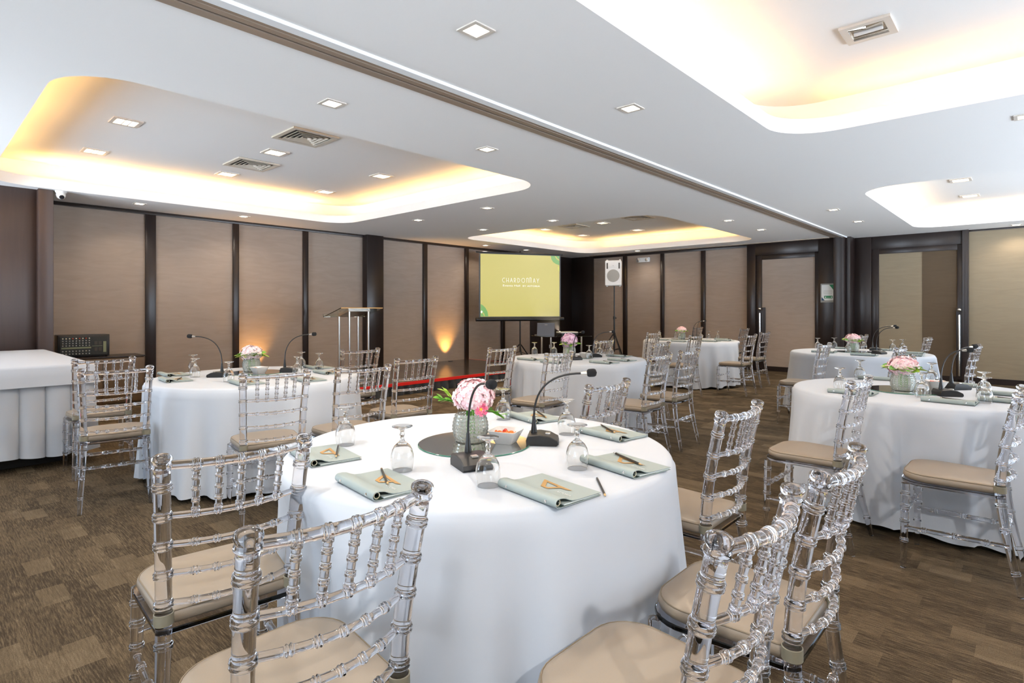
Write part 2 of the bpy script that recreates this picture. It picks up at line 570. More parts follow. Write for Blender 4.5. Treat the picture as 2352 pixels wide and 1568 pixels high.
# back wall
trim(XL, -8.61, YB - 0.04, YB, 0, ZC, 'wood')
for x0, x1 in ((-7.70, -7.59), (-6.66, -6.57), (-5.64, -5.54)):
    trim(x0, x1, YB - 0.045, YB, 0, ZC - 0.03, 'wood')
trim(-8.61, -4.57, YB - 0.05, YB, ZC - 0.06, ZC, 'wood')
trim(-8.61, -2.95, YB - 0.24, YB - 0.16, ZC - 0.012, ZC, 'track', 0.002)
b = MB(); b.box(-8.61, -4.57, YB - 0.03, YB, 0, 0.12); struct(b.build('baseboard_back', M['wood'], smooth=0))
# door surround, left door
trim(-4.58, -4.40, YB - 0.10, YB, 0, ZC, 'wood')
trim(-3.18, -2.86, YB - 0.10, YB, 0, ZC, 'wood')
trim(-4.40, -3.18, YB - 0.10, YB, 2.45, ZC, 'wood')
# column at the end of the partition track
trim(-2.88, -2.70, YB - 0.24, YB, 0, ZC, 'wood', 0.008)
trim(-2.70, -2.62, YB - 0.10, YB2, 0, ZC, 'wood', 0.01)
# right door surround
trim(-2.62, -2.34, YB2 - 0.10, YB2, 0, ZC, 'wood')
trim(-2.34, -0.96, YB2 - 0.08, YB2, 2.46, ZC, 'wood')
trim(-0.96, -0.87, YB2 - 0.12, YB2, 0, ZC, 'wood')
trim(-0.87, XR, YB2 - 0.03, YB2, ZC - 0.03, ZC, 'wood')
b = MB(); b.box(-0.87, XR, YB2 - 0.03, YB2, 0, 0.10); struct(b.build('baseboard_right', M['wood'], smooth=0))

def door(n, x0, x1, y, ztop, split=None, hx=0.0, hz0=0.2, hz1=1.22):
    r = struct(empty('door_%d' % n, (0, 0, 0)))
    f = MB(); t = 0.12
    f.box(x0, x0 + t, y - 0.05, y - 0.001, 0, ztop + 0.1, 0.004)
    f.box(x1 - t * .75, x1, y - 0.05, y - 0.001, 0, ztop + 0.1, 0.004)
    f.box(x0 + t, x1 - t * .75, y - 0.05, y - 0.001, ztop, ztop + 0.1, 0.004)
    f.build('door_frame', M['wood'], r, 30)
    a, c = x0 + t, x1 - t * .75
    if split:
        q = MB(); q.box(a, split, y - 0.02, y - 0.002, 0.10, ztop); q.build('door_leaf', M['fabric_r'], r, 0)
        q = MB(); q.box(split, c, y - 0.026, y - 0.002, 0.10, ztop); tag(q.build('door_leaf', M['fabric_shade'], r, 0), 'right part of the door, coloured darker for the jamb shadow')  # jamb shadow put into the colour of this part
    else:
        q = MB(); q.box(a, c, y - 0.02, y - 0.002, 0.10, ztop); q.build('door_leaf', M['fabric'], r, 0)
    q = MB(); q.box(a, c, y - 0.024, y - 0.002, 0, 0.10); q.build('kick_plate', M['wood'], r, 0)
    q = MB(); q.box(hx - 0.045, hx + 0.10, y - 0.06, y - 0.051, 0.05, hz1 + 0.12); q.build('handle_plate', M['wood'], r, 0)
    q = MB(); q.tube([(hx, y - 0.11, hz0), (hx, y - 0.11, hz1)], 0.018, 12)
    for z in (hz0 + 0.06, hz1 - 0.06): q.tube([(hx, y - 0.11, z), (hx, y - 0.06, z)], 0.01, 8)
    h = q.build('door_handle', M['chrome'], r)
    q = MB(); q.lathe([(0.001, -.035)] + [(0.035 * math.sin(R(a)), -0.035 * math.cos(R(a))) for a in range(20, 180, 20)] + [(0.001, .035)], 16, (hx, y - 0.11, hz1 + 0.09))
    q.tube([(hx, y - 0.09, hz1 + 0.09), (hx, y - 0.05, hz1 + 0.09)], 0.012, 8)
    q.build('knob', M['chrome'], h)
    return r
door(1, -4.40, -3.16, YB - 0.02, 2.35, None, -4.30)
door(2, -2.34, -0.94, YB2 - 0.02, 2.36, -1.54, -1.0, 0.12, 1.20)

# partition track along the ceiling
TN[0] += 1
b = MB(); b.box(-2.905, -2.845, YF, YB - 0.2, ZC - 0.012, ZC + .002); b.box(-2.825, -2.735, YF, YB - 0.2, ZC - 0.012, ZC + .002)
b.box(-2.785, -2.775, YF, YB - 0.2, ZC - 0.016, ZC)
struct(b.build('trim_%d' % TN[0], M['track'], smooth=0))
trim(-2.846, -2.824, YF, YB - 0.2, ZC - 0.004, ZC + 0.001, 'slot', 0)
trim(-2.735, -2.675, YF, YB2 - 0.1, ZC - 0.02, ZC + 0.001, 'trackw', 0)

# ------------------------------------------------------------------ ceiling fixtures
def make_downlight():
    r = empty('downlight')
    b = MB(); s, i = 0.070, 0.048
    for x0, x1, y0, y1 in ((-s, s, -s, -i), (-s, s, i, s), (-s, -i, -i, i), (i, s, -i, i)):
        b.box(x0, x1, y0, y1, -0.007, 0.0)
    b.build('trim_frame', M['trim'], r, 0)
    b = MB(); b.box(-i, i, -i, i, -0.004, -0.001); b.build('diffuser', M['lamp'], r, 0)
    return r
dl = Proto(make_downlight())
DOWN = [(-2.06, 1.96, 'square recessed downlight right of the partition track, nearest the camera'),
        (-3.51, 1.99, 'square recessed downlight left of the partition track, nearest the camera'),
        (-2.07, 3.45, 'square recessed downlight between the partition track and the big right coffer, second along the track'),
        (-3.52, 3.48, 'square recessed downlight between the partition track and the left coffer, second along the track'),
        (-8.72, 2.15, 'small recessed downlight over the left wall panels next to the ceiling camera'),
        (-8.76, 3.51, 'faint small recessed downlight over the second left wall panel'),
        (-7.11, 5.51, 'recessed downlight beyond the left coffer, the leftmost of the four between the two left coffers'),
        (-5.56, 5.50, 'recessed downlight just beyond the rounded right end of the left coffer'),
        (-7.13, 6.95, 'recessed downlight left of the projector screen, beside the left tip of the far coffer'),
        (-5.59, 6.98, 'recessed downlight at the near edge of the far coffer above the projector screen'),
        (-3.56, 8.85, 'recessed downlight right of the far left coffer, the nearer of two by the track'),
        (-3.55, 10.27, 'recessed downlight right of the far left coffer, the farther of two by the track'),
        (-2.09, 8.90, 'recessed downlight left of the small right coffer, the nearer of two'),
        (-2.08, 10.35, 'recessed downlight left of the small right coffer, the farther of two'),
        (-0.05, 5.54, 'recessed downlight cut by the right picture edge below the big right coffer'),
        (-0.24, 12.55, 'recessed downlight over the beige wall panel at far right'),
        (-8.84, 8.69, 'small recessed downlight above the left end of the projector screen'),
        (-8.82, 10.01, 'small recessed downlight above the middle of the projector screen'),
        (-7.00, 11.98, 'tiny recessed downlight above the emergency light on the back wall')]
def spot(x, y, z, w, col=WARM, size=140, blend=0.65, rad=0.045, rot=(0, 0, 0)):
    return add_light('downlight_beam', 'SPOT', (x, y, z), rot, w, col, spot_size=R(size), spot_blend=blend, shadow_soft_size=rad)
for x, y, lab in DOWN:
    dl.put((x, y, ZC), 0, lab, 'downlight', 'square downlights in the flat ceiling')
    spot(x, y, ZC - 0.03, DOWN_W * (0.3 if x < -8.5 or y > 11.8 else 1.0))
# the same grid continues behind and to the right of the camera
for x, y, w in ((-0.05, 5.55, 0), (1.55, -0.45, 4.0), (-2.07, 0.47, 1.0), (-2.07, -1.0, 1.0), (-3.52, 0.5, 0.8), (-0.1, -0.5, 0.5), (-6, -0.6, 1.0)):
    if w: spot(x, y, ZC - 0.03, DOWN_W * w, (1.0, 0.97, 0.93), 155 if w > 2 else 140, 0.25 if w > 2 else 0.65)

def make_square_lamp():
    r = empty('recessed_lamp')
    b = MB(); s, i = 0.115, 0.085
    for x0, x1, y0, y1 in ((-s, s, -s, -i), (-s, s, i, s), (-s, -i, -i, i), (i, s, -i, i)):
        b.box(x0, x1, y0, y1, -0.012, 0.0)
    b.build('trim_frame', M['trim'], r, 0)
    b = MB(); b.box(-i, i, -i, i, -0.004, -0.001); b.build('diffuser', M['lamp_t'], r, 0)
    b = MB(); b.tube([(-i * .9, -0.02, -0.008), (i * .9, -0.02, -0.008)], 0.007, 8); b.tube([(-i * .9, 0.03, -0.008), (i * .9, 0.03, -0.008)], 0.007, 8)
    b.build('lamp_tube', M['white'], r)
    return r
sl = Proto(make_square_lamp())
for x, y, lab in ((-6.16, 1.41, 'square twin-tube lamp in the left coffer, nearest the camera'),
                  (-7.55, 1.44, 'square twin-tube lamp in the left coffer by its lower left corner'),
                  (-6.15, 2.80, 'square twin-tube lamp in the left coffer between the two air vents'),
                  (-7.58, 2.83, 'square twin-tube lamp in the left coffer just below the smaller air vent'),
                  (-6.22, 4.23, 'square twin-tube lamp in the left coffer, rightmost'),
                  (-7.66, 4.24, 'square twin-tube lamp in the left coffer close to its bright far corner'),
                  (-7.79, 9.47, 'lamp in the far left coffer, leftmost'),
                  (-6.36, 9.53, 'lamp in the far left coffer between its two air vents'),
                  (-7.76, 10.80, 'lamp in the far left coffer, lowest above the screen corner'),
                  (-6.37, 10.90, 'lamp in the far left coffer, rightmost'),
                  (-0.74, 9.63, 'lamp in the small right coffer, the nearer one'),
                  (-0.74, 11.06, 'lamp in the small right coffer, the farther one')):
    sl.put((x, y, ZT), 0, lab, 'ceiling lamp', 'square lamps in the coffers')
    spot(x, y, ZT - 0.03, TRAY_W)

# unlit square fixture in the near right coffer
r = empty('recessed_lamp', (-0.76, 4.06, ZT))
b = MB(); s, i = 0.135, 0.095
for x0, x1, y0, y1 in ((-s, s, -s, -i), (-s, s, i, s), (-s, -i, -i, i), (i, s, -i, i)): b.box(x0, x1, y0, y1, -0.016, 0)
b.build('trim_frame', M['trim'], r, 0)
b = MB(); b.tube([(-i, -i + .02, -.004), (0, -i + 0.03, -0.012), (i, -i + .02, -.004)], 0.012, 8); b.tube([(-i, i - .02, -.004), (i, i - .02, -.004)], 0.012, 8)
b.box(-i, i, -i, i, -0.005, -0.001); b.build('reflector', M['reflector'], r, 0)
b = MB(); b.tube([(-i * .8, 0.0, -0.010), (i * .8, 0.0, -0.010)], 0.014, 10); b.build('lamp_tube', M['white'], r)
tag(r, 'large unlit square lamp with mirrored reflector in the big right coffer', 'ceiling lamp')

def make_vent():
    r = empty('ceiling_vent')
    s = 0.24
    b = MB(); b.box(-s, s, -s, s, -0.003, -0.0005); b.build('duct_opening', M['ventdk'], r, 0)
    b = MB()
    for o, i, z in ((s, s - 0.045, -0.016),):
        for x0, x1, y0, y1 in ((-o, o, -o, -i), (-o, o, i, o), (-o, -i, -i, i), (i, o, -i, i)): b.box(x0, x1, y0, y1, z, 0)
    b.build('frame', M['vent'], r, 0)
    for o in (0.165, 0.125, 0.085, 0.045):
        b = MB()
        n = []
        A = [(-o, -o, -.018), (o, -o, -.018), (o, o, -.018), (-o, o, -.018)]
        q = o - 0.015
        B = [(-q, -q, -.004), (q, -q, -.004), (q, q, -.004), (-q, q, -.004)]
        C = [(p[0] * .99, p[1] * .99, p[2] - .002) for p in A]; D = [(p[0] * .97, p[1] * .97, p[2] + .001) for p in B]
        b.add(A + B + C + D, [(i2, (i2 + 1) % 4, (i2 + 1) % 4 + 4, i2 + 4) for i2 in range(4)] + [(i2 + 8, (i2 + 1) % 4 + 8, (i2 + 1) % 4, i2) for i2 in range(4)] + [(i2 + 8, (i2 + 1) % 4 + 8, (i2 + 1) % 4 + 12, i2 + 12) for i2 in range(4)])
        b.build('louvre', M['vent'], r, 0)
    return r
vp = Proto(make_vent())
for x, y, lab in ((-5.38, 2.76, 'square louvred air vent in the left coffer, the larger nearer one'),
                  (-6.86, 2.84, 'square louvred air vent in the left coffer, the smaller one further left'),
                  (-7.06, 9.51, 'louvred air vent in the far left coffer, above the screen'),
                  (-5.50, 9.43, 'louvred air vent in the far left coffer, at its near right edge')):
    vp.put((x, y, ZT), 0, lab, 'air vent', 'louvred ceiling vents')

# dome camera
r = empty('dome_camera', (-8.50, 1.29, ZC))
b = MB(); b.lathe([(0.062, 0), (0.062, -0.014), (0.05, -0.026), (0.046, -0.04)], 24); b.build('base', M['white'], r)
q = Vector((0.72, 0.1, -0.55)).normalized()
b = MB(); b.lathe([(0.001, -.05)] + [(0.05 * math.sin(R(a)), -0.05 * math.cos(R(a))) for a in range(15, 180, 15)] + [(0.001, .05)], 20, (0, 0, -0.045)); b.build('eyeball', M['white'], r)
b = MB(); p0 = Vector((0, 0, -0.045)); b.tube([p0 + q * 0.040, p0 + q * 0.053], [0.026, 0.024], 16); b.build('lens', M['dome'], r)
tag(r, 'white dome security camera on the ceiling by the brown wall corner', 'camera')

# emergency light on the back wall
r = empty('emergency_light', (-7.12, YB - 0.001, 2.52))
b = MB(); b.box(-0.17, 0.17, -0.055, 0.0, -0.055, 0.055, 0.012); b.build('housing', M['white'], r)
for sx in (-1, 1):
    b = MB(); b.lathe([(0.03, -0.02), (0.05, 0.03), (0.05, 0.04)], 18); h = b.build('lamp_head', M['white'], r, xf=Matrix.Translation((sx * 0.115, -0.05, 0.0)) @ Matrix.Rotation(R(100), 4, 'X'))
    b = MB(); b.lathe([(0.04, 0.041), (0.03, 0.045)], 18); b.build('lens', M['steel'], h, xf=Matrix.Translation((sx * 0.115, -0.05, 0.0)) @ Matrix.Rotation(R(100), 4, 'X'))
tag(r, 'white twin-head emergency light high on the back wall', 'emergency light')

# framed notice between the doors
r = empty('notice_sign', (-3.00, YB - 0.101, 1.62))
b = MB(); b.box(-0.135, 0.135, -0.012, 0.0, -0.185, 0.185, 0.003); b.build('holder', M['grille'], r)
b = MB(); b.box(-0.115, 0.115, -0.0145, -0.0125, -0.145, 0.16); b.build('sheet', M['paperw'], r, 0)
b = MB(); b.add([(0.02, -.0155, .16), (.115, -.0155, .16), (.115, -.0155, 0.03)], [(0, 1, 2)]); b.build('green_corner', M['green'], r, 0)
b = MB(); b.add([(-.115, -.0155, -.145), (-.06, -.0155, -.145), (-.115, -.0155, -0.08)], [(0, 1, 2)]); b.build('blue_corner', M['navy'], r, 0)
b = MB(); b.box(-0.07, 0.08, -0.0158, -0.0145, -0.105, -0.055); p = b.build('badge', M['green'], r, 0)
b = MB(); b.box(-0.055, -0.035, -0.0166, -0.0158, -0.095, -0.07); b.box(0.05, 0.068, -0.0166, -0.0158, -0.095, -0.07); b.box(-0.025, 0.04, -0.0166, -0.0158, -0.088, -0.084); b.build('badge_print', M['paperw'], p, 0)
b = MB()
for k, (a, c) in enumerate(((-.075, .075), (-.085, .085), (-.085, .08), (-.07, .07))): b.box(a, c, -0.0155, -0.0148, 0.045 - k * 0.022, 0.049 - k * 0.022)
b.build('print_line', M['ink'], r, 0)
tag(r, 'white notice with green corner in a holder on the dark panel between the two doors', 'sign')

# ------------------------------------------------------------------ chairs
def ring_profile(z0, z1, base, rings, bump=0.0048, n=2, gap=0.0085):
    """list of (z, r) from z0 to z1 with double beads at the ring heights"""
    out = [(z0, base(z0))]
    for rz in rings:
        pat = []
        for k in range(n):
            c = rz + (k - (n - 1) / 2) * gap * 1.15
            pat += [(c - gap * .5, 0.0004), (c - gap * .22, bump * .85), (c, bump), (c + gap * .22, bump * .85), (c + gap * .5, 0.0004)]
        out += [(z, base(z) + d) for z, d in pat]
    out.append((z1, base(z1)))
    out.sort()
    res = [out[0]]
    for q in out[1:]:
        if q[0] - res[-1][0] > 0.0008: res.append(q)
    return res

PX = [(0.0, 0.192, -0.262), (0.15, 0.184, -0.226), (0.30, 0.176, -0.198), (0.43, 0.170, -0.182), (0.52, 0.170, -0.182), (0.65, 0.174, -0.196), (0.80, 0.180, -0.224), (0.925, 0.186, -0.256)]
def post_xy(z):
    for (a, x0, y0), (c, x1, y1) in zip(PX, PX[1:]):
        if z <= c:
            t = (z - a) / (c - a); return x0 + (x1 - x0) * t, y0 + (y1 - y0) * t
    return PX[-1][1:]
def smooth_post(z):
    acc = [0, 0]; n = 0
    for k in range(-3, 4):
        q = post_xy(min(max(z + k * 0.022, 0), 0.925)); acc[0] += q[0]; acc[1] += q[1]; n += 1
    return acc[0] / n, acc[1] / n
RAILS = (0.752, 0.670, 0.588, 0.506)
def make_chair():
    r = empty('chiavari_chair')
    def base(z): return 0.0125 + 0.0075 * min(1, z / 0.42) if z < 0.42 else 0.0200 + 0.0005 * (z - .42)
    for sx in (-1, 1):
        prof = ring_profile(0.0, 0.888, base, [0.10, 0.285, 0.395] + [0.506, 0.588, 0.670, 0.752, 0.834])
        # ball finial
        prof = [p for p in prof if p[0] < 0.882]
        for z, q in ((0.884, .0205), (0.888, .0240), (0.893, .0250), (0.897, .0225), (0.900, .0205), (0.904, .0235), (0.911, .0255), (0.918, .0235), (0.9225, .0170), (0.9250, .0070)): prof.append((z, q))
        zz = []
        for k in range(len(prof) - 1):
            zz.append(prof[k])
            d = prof[k + 1][0] - prof[k][0]
            m = int(d / 0.03)
            for j in range(1, m + 1):
                t = j / (m + 1); zz.append((prof[k][0] + d * t, prof[k][1] * (1 - t) + prof[k + 1][1] * t))
        zz.append(prof[-1])
        b = MB(); b.tube([(sx * smooth_post(z)[0], smooth_post(z)[1], z) for z, q in zz], [q for z, q in zz], 14)
        b.build('rear_leg', M['acrylic'], r, 50)
    def fb(z): return 0.0125 + 0.0055 * min(1, z / 0.30)
    for sx in (-1, 1):
        prof = ring_profile(0.0, 0.424, fb, [0.14, 0.235, 0.31, 0.375])
        b = MB(); b.tube([(sx * (0.186 + 0.006 * (1 - z / .424)), 0.178 + 0.008 * (1 - z / .424), z) for z, q in prof], [q for z, q in prof], 14)
        b.build('front_leg', M['acrylic'], r, 50)
    # rails: bowed backwards between the posts
    def rail(z, rad, bow, name, bump):
        w, y0 = smooth_post(z)
        tot = 2 * (w - 0.012)
        prof = ring_profile(0, tot, lambda t: rad, [tot * (0.5 + q * 0.158) for q in (-2, -1, 0, 1, 2)], bump, 2, 0.0066)
        b = MB()
        dense = []
        for k in range(len(prof) - 1):
            dense.append(prof[k]); d = prof[k + 1][0] - prof[k][0]; m = int(d / 0.012)
            for j in range(1, m + 1): dense.append((prof[k][0] + d * j / (m + 1), rad))
        dense.append(prof[-1])
        pts = []
        for t, q in dense:
            x = -tot / 2 + t; u = x / (tot / 2)
            pts.append((x, y0 - bow * (1 - u * u), z))
        b.tube(pts, [q for t, q in dense], 12)
        return b.build(name, M['acrylic'], r, 50)
    rail(0.893, 0.0125, 0.042, 'top_rail', 0.0032)
    for z in RAILS: rail(z, 0.0088, 0.042, 'back_rail', 0.0034)
    for q in (-2, -1, 0, 1, 2):
        z0, z1 = 0.758, 0.884
        prof = ring_profile(z0, z1, lambda z: 0.0082, [0.764, 0.791, 0.823, 0.854, 0.878], 0.0034, 2, 0.0058)
        pts = []
        for z, rr in prof:
            w, y0 = smooth_post(z); u = q * 0.316
            pts.append((u * (w - 0.012), y0 - 0.042 * (1 - u * u), z))
        b = MB(); b.tube(pts, [rr for z, rr in prof], 10); b.build('spindle', M['acrylic'], r, 50)
    # seat plate
    def outline(g, n=5):
        out = []
        W1, W0, Y1, Y0 = 0.208 - g, 0.190 - g, 0.208 - g, -0.196 + g
        for cx, cyy, a0, rr in ((W1, Y1, 0, 0.105), (-W1, Y1, 90, 0.105), (-W0, Y0, 180, 0.035), (W0, Y0, 270, 0.035)):
            sx = 1 if cx > 0 else -1; sy = 1 if cyy > 0 else -1
            for k in range(n + 1):
                a = R(a0 + 90 * k / n)
                out.append((cx - sx * rr + rr * math.cos(a), cyy - sy * rr + rr * math.sin(a)))
        return out
    b = MB(); b.prism(outline(0.0, 6), 0.424, 0.440, 0.003); b.build('seat', M['seatplate'], r, 35)
    # cushion with rounded edge, piping and straps round the rear posts
    def cush(g): return [(x, y + 0.004) for x, y in outline(0.012 + g, 7)]
    loops = [(0.010, 0.4405), (0.0, 0.448), (-0.003, 0.460), (-0.001, 0.472), (0.006, 0.480), (0.020, 0.4845), (0.06, 0.487)]
    b = MB(); n = len(cush(0)); vs = []; fs = []
    for g, z in loops:
        if g <= 0.03: vs += [(x, y, z) for x, y in cush(g)]
        else: vs += [(x * 0.62, y * 0.62, z) for x, y in cush(0.0)]
    vs.append((0, 0, 0.488))
    for k in range(len(loops) - 1):
        for i in range(n): j = (i + 1) % n; fs.append((k * n + i, k * n + j, (k + 1) * n + j, (k + 1) * n + i))
    for i in range(n): fs.append(((len(loops) - 1) * n + i, (len(loops) - 1) * n + (i + 1) % n, len(vs) - 1))
    fs.append(list(range(n))[::-1])
    b.add(vs, fs); cu = b.build('cushion', M['cushion'], r, 60)
    b = MB(); b.tube([(x, y, 0.4775) for x, y in cush(0.0025)], 0.0022, 6, closed=True); b.build('piping', M['piping'], cu)
    for sx in (-1, 1):
        x, y = smooth_post(0.47)
        b = MB(); b.lathe([(0.0222, 0.452), (0.0245, 0.453), (0.0245, 0.482), (0.0222, 0.483), (0.0222, 0.452)], 18, (sx * x, y, 0), False, False)
        b.build('strap', M['strap'], cu)
    # stretchers
    def stretch(p0, p1, beads, rad=0.0085):
        p0 = Vector(p0); p1 = Vector(p1); L = (p1 - p0).length
        prof = ring_profile(0, L, lambda t: rad + 0.003 * math.sin(PI * t / L), [L * q for q in beads], 0.004, 2)
        b = MB(); b.tube([p0 + (p1 - p0) * (t / L) for t, q in prof], [q for t, q in prof], 10); b.build('stretcher', M['acrylic'], r, 50)
    for sx in (-1, 1): stretch((sx * 0.188, 0.182, 0.205), (sx * 0.181, -0.215, 0.215), (0.2, 0.5, 0.8))
    stretch((-0.186, 0.18, 0.285), (0.186, 0.18, 0.285), (0.16, 0.38, 0.62, 0.84))
    stretch((-0.177, -0.203, 0.275), (0.177, -0.203, 0.275), (0.16, 0.38, 0.62, 0.84))
    return r
ch = Proto(make_chair())
CH = [(-1.636, 0.642, 83, 'clear acrylic chair at the foreground table, left of the nearest one', 0),
      (-0.985, 0.59, 89, 'clear acrylic chair at the bottom of the picture in front of the foreground table', 0),
      (-0.385, 1.12, 89, 'clear acrylic chair at the bottom right whose big seat faces the foreground table', 0),
      (-0.365, 1.64, 90, 'clear acrylic chair right of the foreground table, behind the nearest right one', 0),
      (-0.85, 2.245, 90, 'clear acrylic chair right of the foreground table, its tan seat half hidden by the cloth', 0),
      (-1.64, 2.52, 92, 'clear acrylic chair behind the far edge of the foreground table, only its back showing', 0),
      (-4.40, 0.955, 80, 'clear acrylic chair left of the left table, the front one of two overlapping', 1),
      (-5.33, 1.08, 88, 'clear acrylic chair left of the left table, the rear one beside the draped side table', 1),
      (-3.39, 1.55, 78, 'clear acrylic chair on the near side of the left table, centred before the cloth', 1),
      (-3.29, 2.10, 86, 'clear acrylic chair at the right edge of the left table', 1),
      (-4.755, 3.0, 86, 'clear acrylic chair behind the left table in front of the lectern', 1),
      (-3.585, 2.77, 88, 'clear acrylic chair right of the left table, standing before the red stage edge', 1),
      (-3.92, 4.10, 91, 'clear acrylic chair left of the middle table, nearest the stage', 2),
      (-3.09, 3.96, 92, 'clear acrylic chair directly in front of the middle table', 2),
      (-2.34, 4.39, 92, 'clear acrylic chair at the right of the middle table, the front one of the cluster', 2),
      (-2.38, 5.02, 91, 'clear acrylic chair right of the middle table, just behind and right of the front one', 2),
      (-3.98, 6.01, 90, 'clear acrylic chair behind the middle table below the white loudspeaker', 2),
      (-3.14, 5.90, 90, 'clear acrylic chair right of the middle table, half hidden behind the front one there', 2),
      (-4.60, 8.40, 89, 'clear acrylic chair at the left edge of the table by the back wall', 3),
      (-3.65, 7.91, 90, 'clear acrylic chair in front of the table by the back wall', 3),
      (-5.24, 11.45, 90, 'clear acrylic chair behind the table by the back wall, seen between the goblets', 3),
      (-3.15, 8.71, 89, 'clear acrylic chair right of the table by the back wall, the nearer tan-seated one', 3),
      (-3.32, 9.81, 89, 'clear acrylic chair in front of the left door handle', 3),
      (-4.21, 11.30, 90, 'clear acrylic chair at the far right corner of the table by the back wall', 3),
      (-1.72, 6.99, 89, 'clear acrylic chair at the left front of the far right table with tan seat', 4),
      (-1.00, 6.84, 88, 'clear acrylic chair in front of the far right table, behind the pink flowers', 4),
      (-0.76, 5.57, 90, 'clear acrylic chair between the two right tables, only its finials showing over the flowers', 5),
      (-1.88, 9.75, 90, 'clear acrylic chair behind the flowers of the far right table', 4),
      (-1.07, 9.43, 89, 'clear acrylic chair at the far right end of the far right table', 4),
      (-0.71, 3.60, 88, 'clear acrylic chair at the left front of the near right table', 5),
      (-0.05, 3.62, 89, 'clear acrylic chair at the right picture edge in front of the near right table', 5),
      (-0.47, 7.88, 88, 'clear acrylic chair right of the far right table, beside the near microphone heads', 4)]
GR = ['chairs around the foreground table', 'chairs around the left table', 'chairs around the middle table',
      'chairs around the table by the back wall', 'chairs around the far right table', 'chairs around the near right table']
for x, y, a, lab, g in CH:
    rz = R(a)                                   # local +Y (the sitter's front) turns to the stage side
    off = Vector((0, 0.252, 0)); off.rotate(Matrix.Rotation(rz, 3, 'Z'))
    ch.put((x + off.x, y + off.y, 0), rz, lab, 'chair', GR[g])

# ------------------------------------------------------------------ round tables under white cloths
ZTOP = 0.757
def seat_limit(cx, cyy, seg):
    """per direction, how far the cloth can hang out before it meets a chair pushed in"""
    lim = [9.0] * seg
    for x, y, a, lab, g in CH:
        if math.hypot(x - cx, y - cyy) > 1.6: continue
        rz = R(a); f = Vector((-math.sin(rz), math.cos(rz))); s = Vector((math.cos(rz), math.sin(rz)))
        o = Vector((x, y)) + f * 0.252
        for i in range(seg):
            q = 2 * PI * i / seg; d = Vector((math.cos(q), math.sin(q)))
            p = Vector((cx, cyy)) - o
            k0, k1 = 0.0, 9.0
            for ax, lo, hi in ((s, -0.232, 0.232), (f, -0.30, 0.235)):
                pa, da = p.dot(ax), d.dot(ax)
                if abs(da) < 1e-6:
                    if pa < lo or pa > hi: k0 = 10
                    continue
                t0, t1 = sorted(((lo - pa) / da, (hi - pa) / da))
                k0 = max(k0, t0); k1 = min(k1, t1)
            if k0 < k1 and k0 < lim[i]: lim[i] = max(k0, 0.3)
    mn = [min(lim[(i + k) % seg] for k in range(-2, 3)) for i in range(seg)]
    return [min(mn[i], sum(min(mn[(i + k) % seg], 0.95) for k in range(-4, 5)) / 9) if mn[i] < 0.95 else sum(min(mn[(i + k) % seg], 0.95) for k in range(-4, 5)) / 9 for i in range(seg)]
def cloth(name, cx, cyy, rad, seed, label, hem=0.035):
    rnd = random.Random(seed)
    lim = seat_limit(cx, cyy, 220)
    waves = [(n, rnd.uniform(0, 2 * PI), rnd.uniform(.5, 1.0)) for n in (5, 8, 11, 14, 19, 23)]
    seg = 220
    levels = [(0.0, 0, None)]
    b = MB(); vs = []; fs = []
    prof = []   # (radius offset, z, t)
    for a in (0, 20, 40, 60, 80):
        prof.append((rad - 0.028 + 0.028 * math.sin(R(a)), ZTOP - 0.028 + 0.028 * math.cos(R(a)), 0.0))
    nz = 16
    for k in range(nz + 1):
        t = k / nz
        prof.append((rad + 0.006 + 0.050 * t, ZTOP - 0.032 - t * (ZTOP - 0.032 - hem), max(t, 0.02)))
    inner = [0.0, 0.35, 0.7, 0.93]
    vs.append((cx, cyy, ZTOP))
    for q in inner[1:]:
        for i in range(seg):
            a = 2 * PI * i / seg; vs.append((cx + rad * q * math.cos(a), cyy + rad * q * math.sin(a), ZTOP))
    for rr, z, t in prof:
        for i in range(seg):
            a = 2 * PI * i / seg
            w = 0
            for n, ph, am in waves: w += am * math.sin(n * a + ph) / (1 + 0.05 * n)
            w = math.tanh(w * 0.6)
            w2 = math.sin(31 * a + seed) * 0.25
            amp = 0.072 * t ** 0.9
            ro = rr + amp * (w + w2 * t)
            if ro > lim[i] and t > 0:
                k = min(1.0, max(0.0, (0.74 - z) / 0.20))
                ro = ro * (1 - k) + (lim[i] - 0.004 + 0.004 * w) * k
            zz = z + (0.014 * t ** 6) * math.sin(3 * a + seed) - 0.012 * t ** 6 * w
            vs.append((cx + ro * math.cos(a), cyy + ro * math.sin(a), zz))
    rings = len(inner) - 1 + len(prof)
    for i in range(seg): fs.append((0, 1 + i, 1 + (i + 1) % seg))
    for k in range(rings - 1):
        for i in range(seg):
            j = (i + 1) % seg
            fs.append((1 + k * seg + i, 1 + (k + 1) * seg + i, 1 + (k + 1) * seg + j, 1 + k * seg + j))
    b.add(vs, fs)
    o = b.build('tablecloth', M['cloth'], None, 75)
    me = o.data
    for v in me.vertices: v.co -= Vector((cx, cyy, 0))
    o.location = (cx, cyy, 0)
    return tag(o, label, 'table', 'round tables under white cloths')
TABLES = {
    'front': (-1.63, 1.572, 0.745, 'large round foreground table under a floor-length white cloth'),
    'left': (-4.68, 1.99, 0.79, 'round table at left under a white cloth, next to the draped side table'),
    'mid': (-3.74, 5.08, 0.762, 'round white-clothed table in the middle, before the projector'),
    'rnear': (-0.57, 4.60, 0.752, 'round white-clothed table cut by the right picture edge'),
    'rfar': (-1.64, 8.22, 0.778, 'round white-clothed table at right in front of the right door'),
    'back': (-4.48, 9.48, 0.81, 'round white-clothed table farthest away, along the panelled back wall'),
}
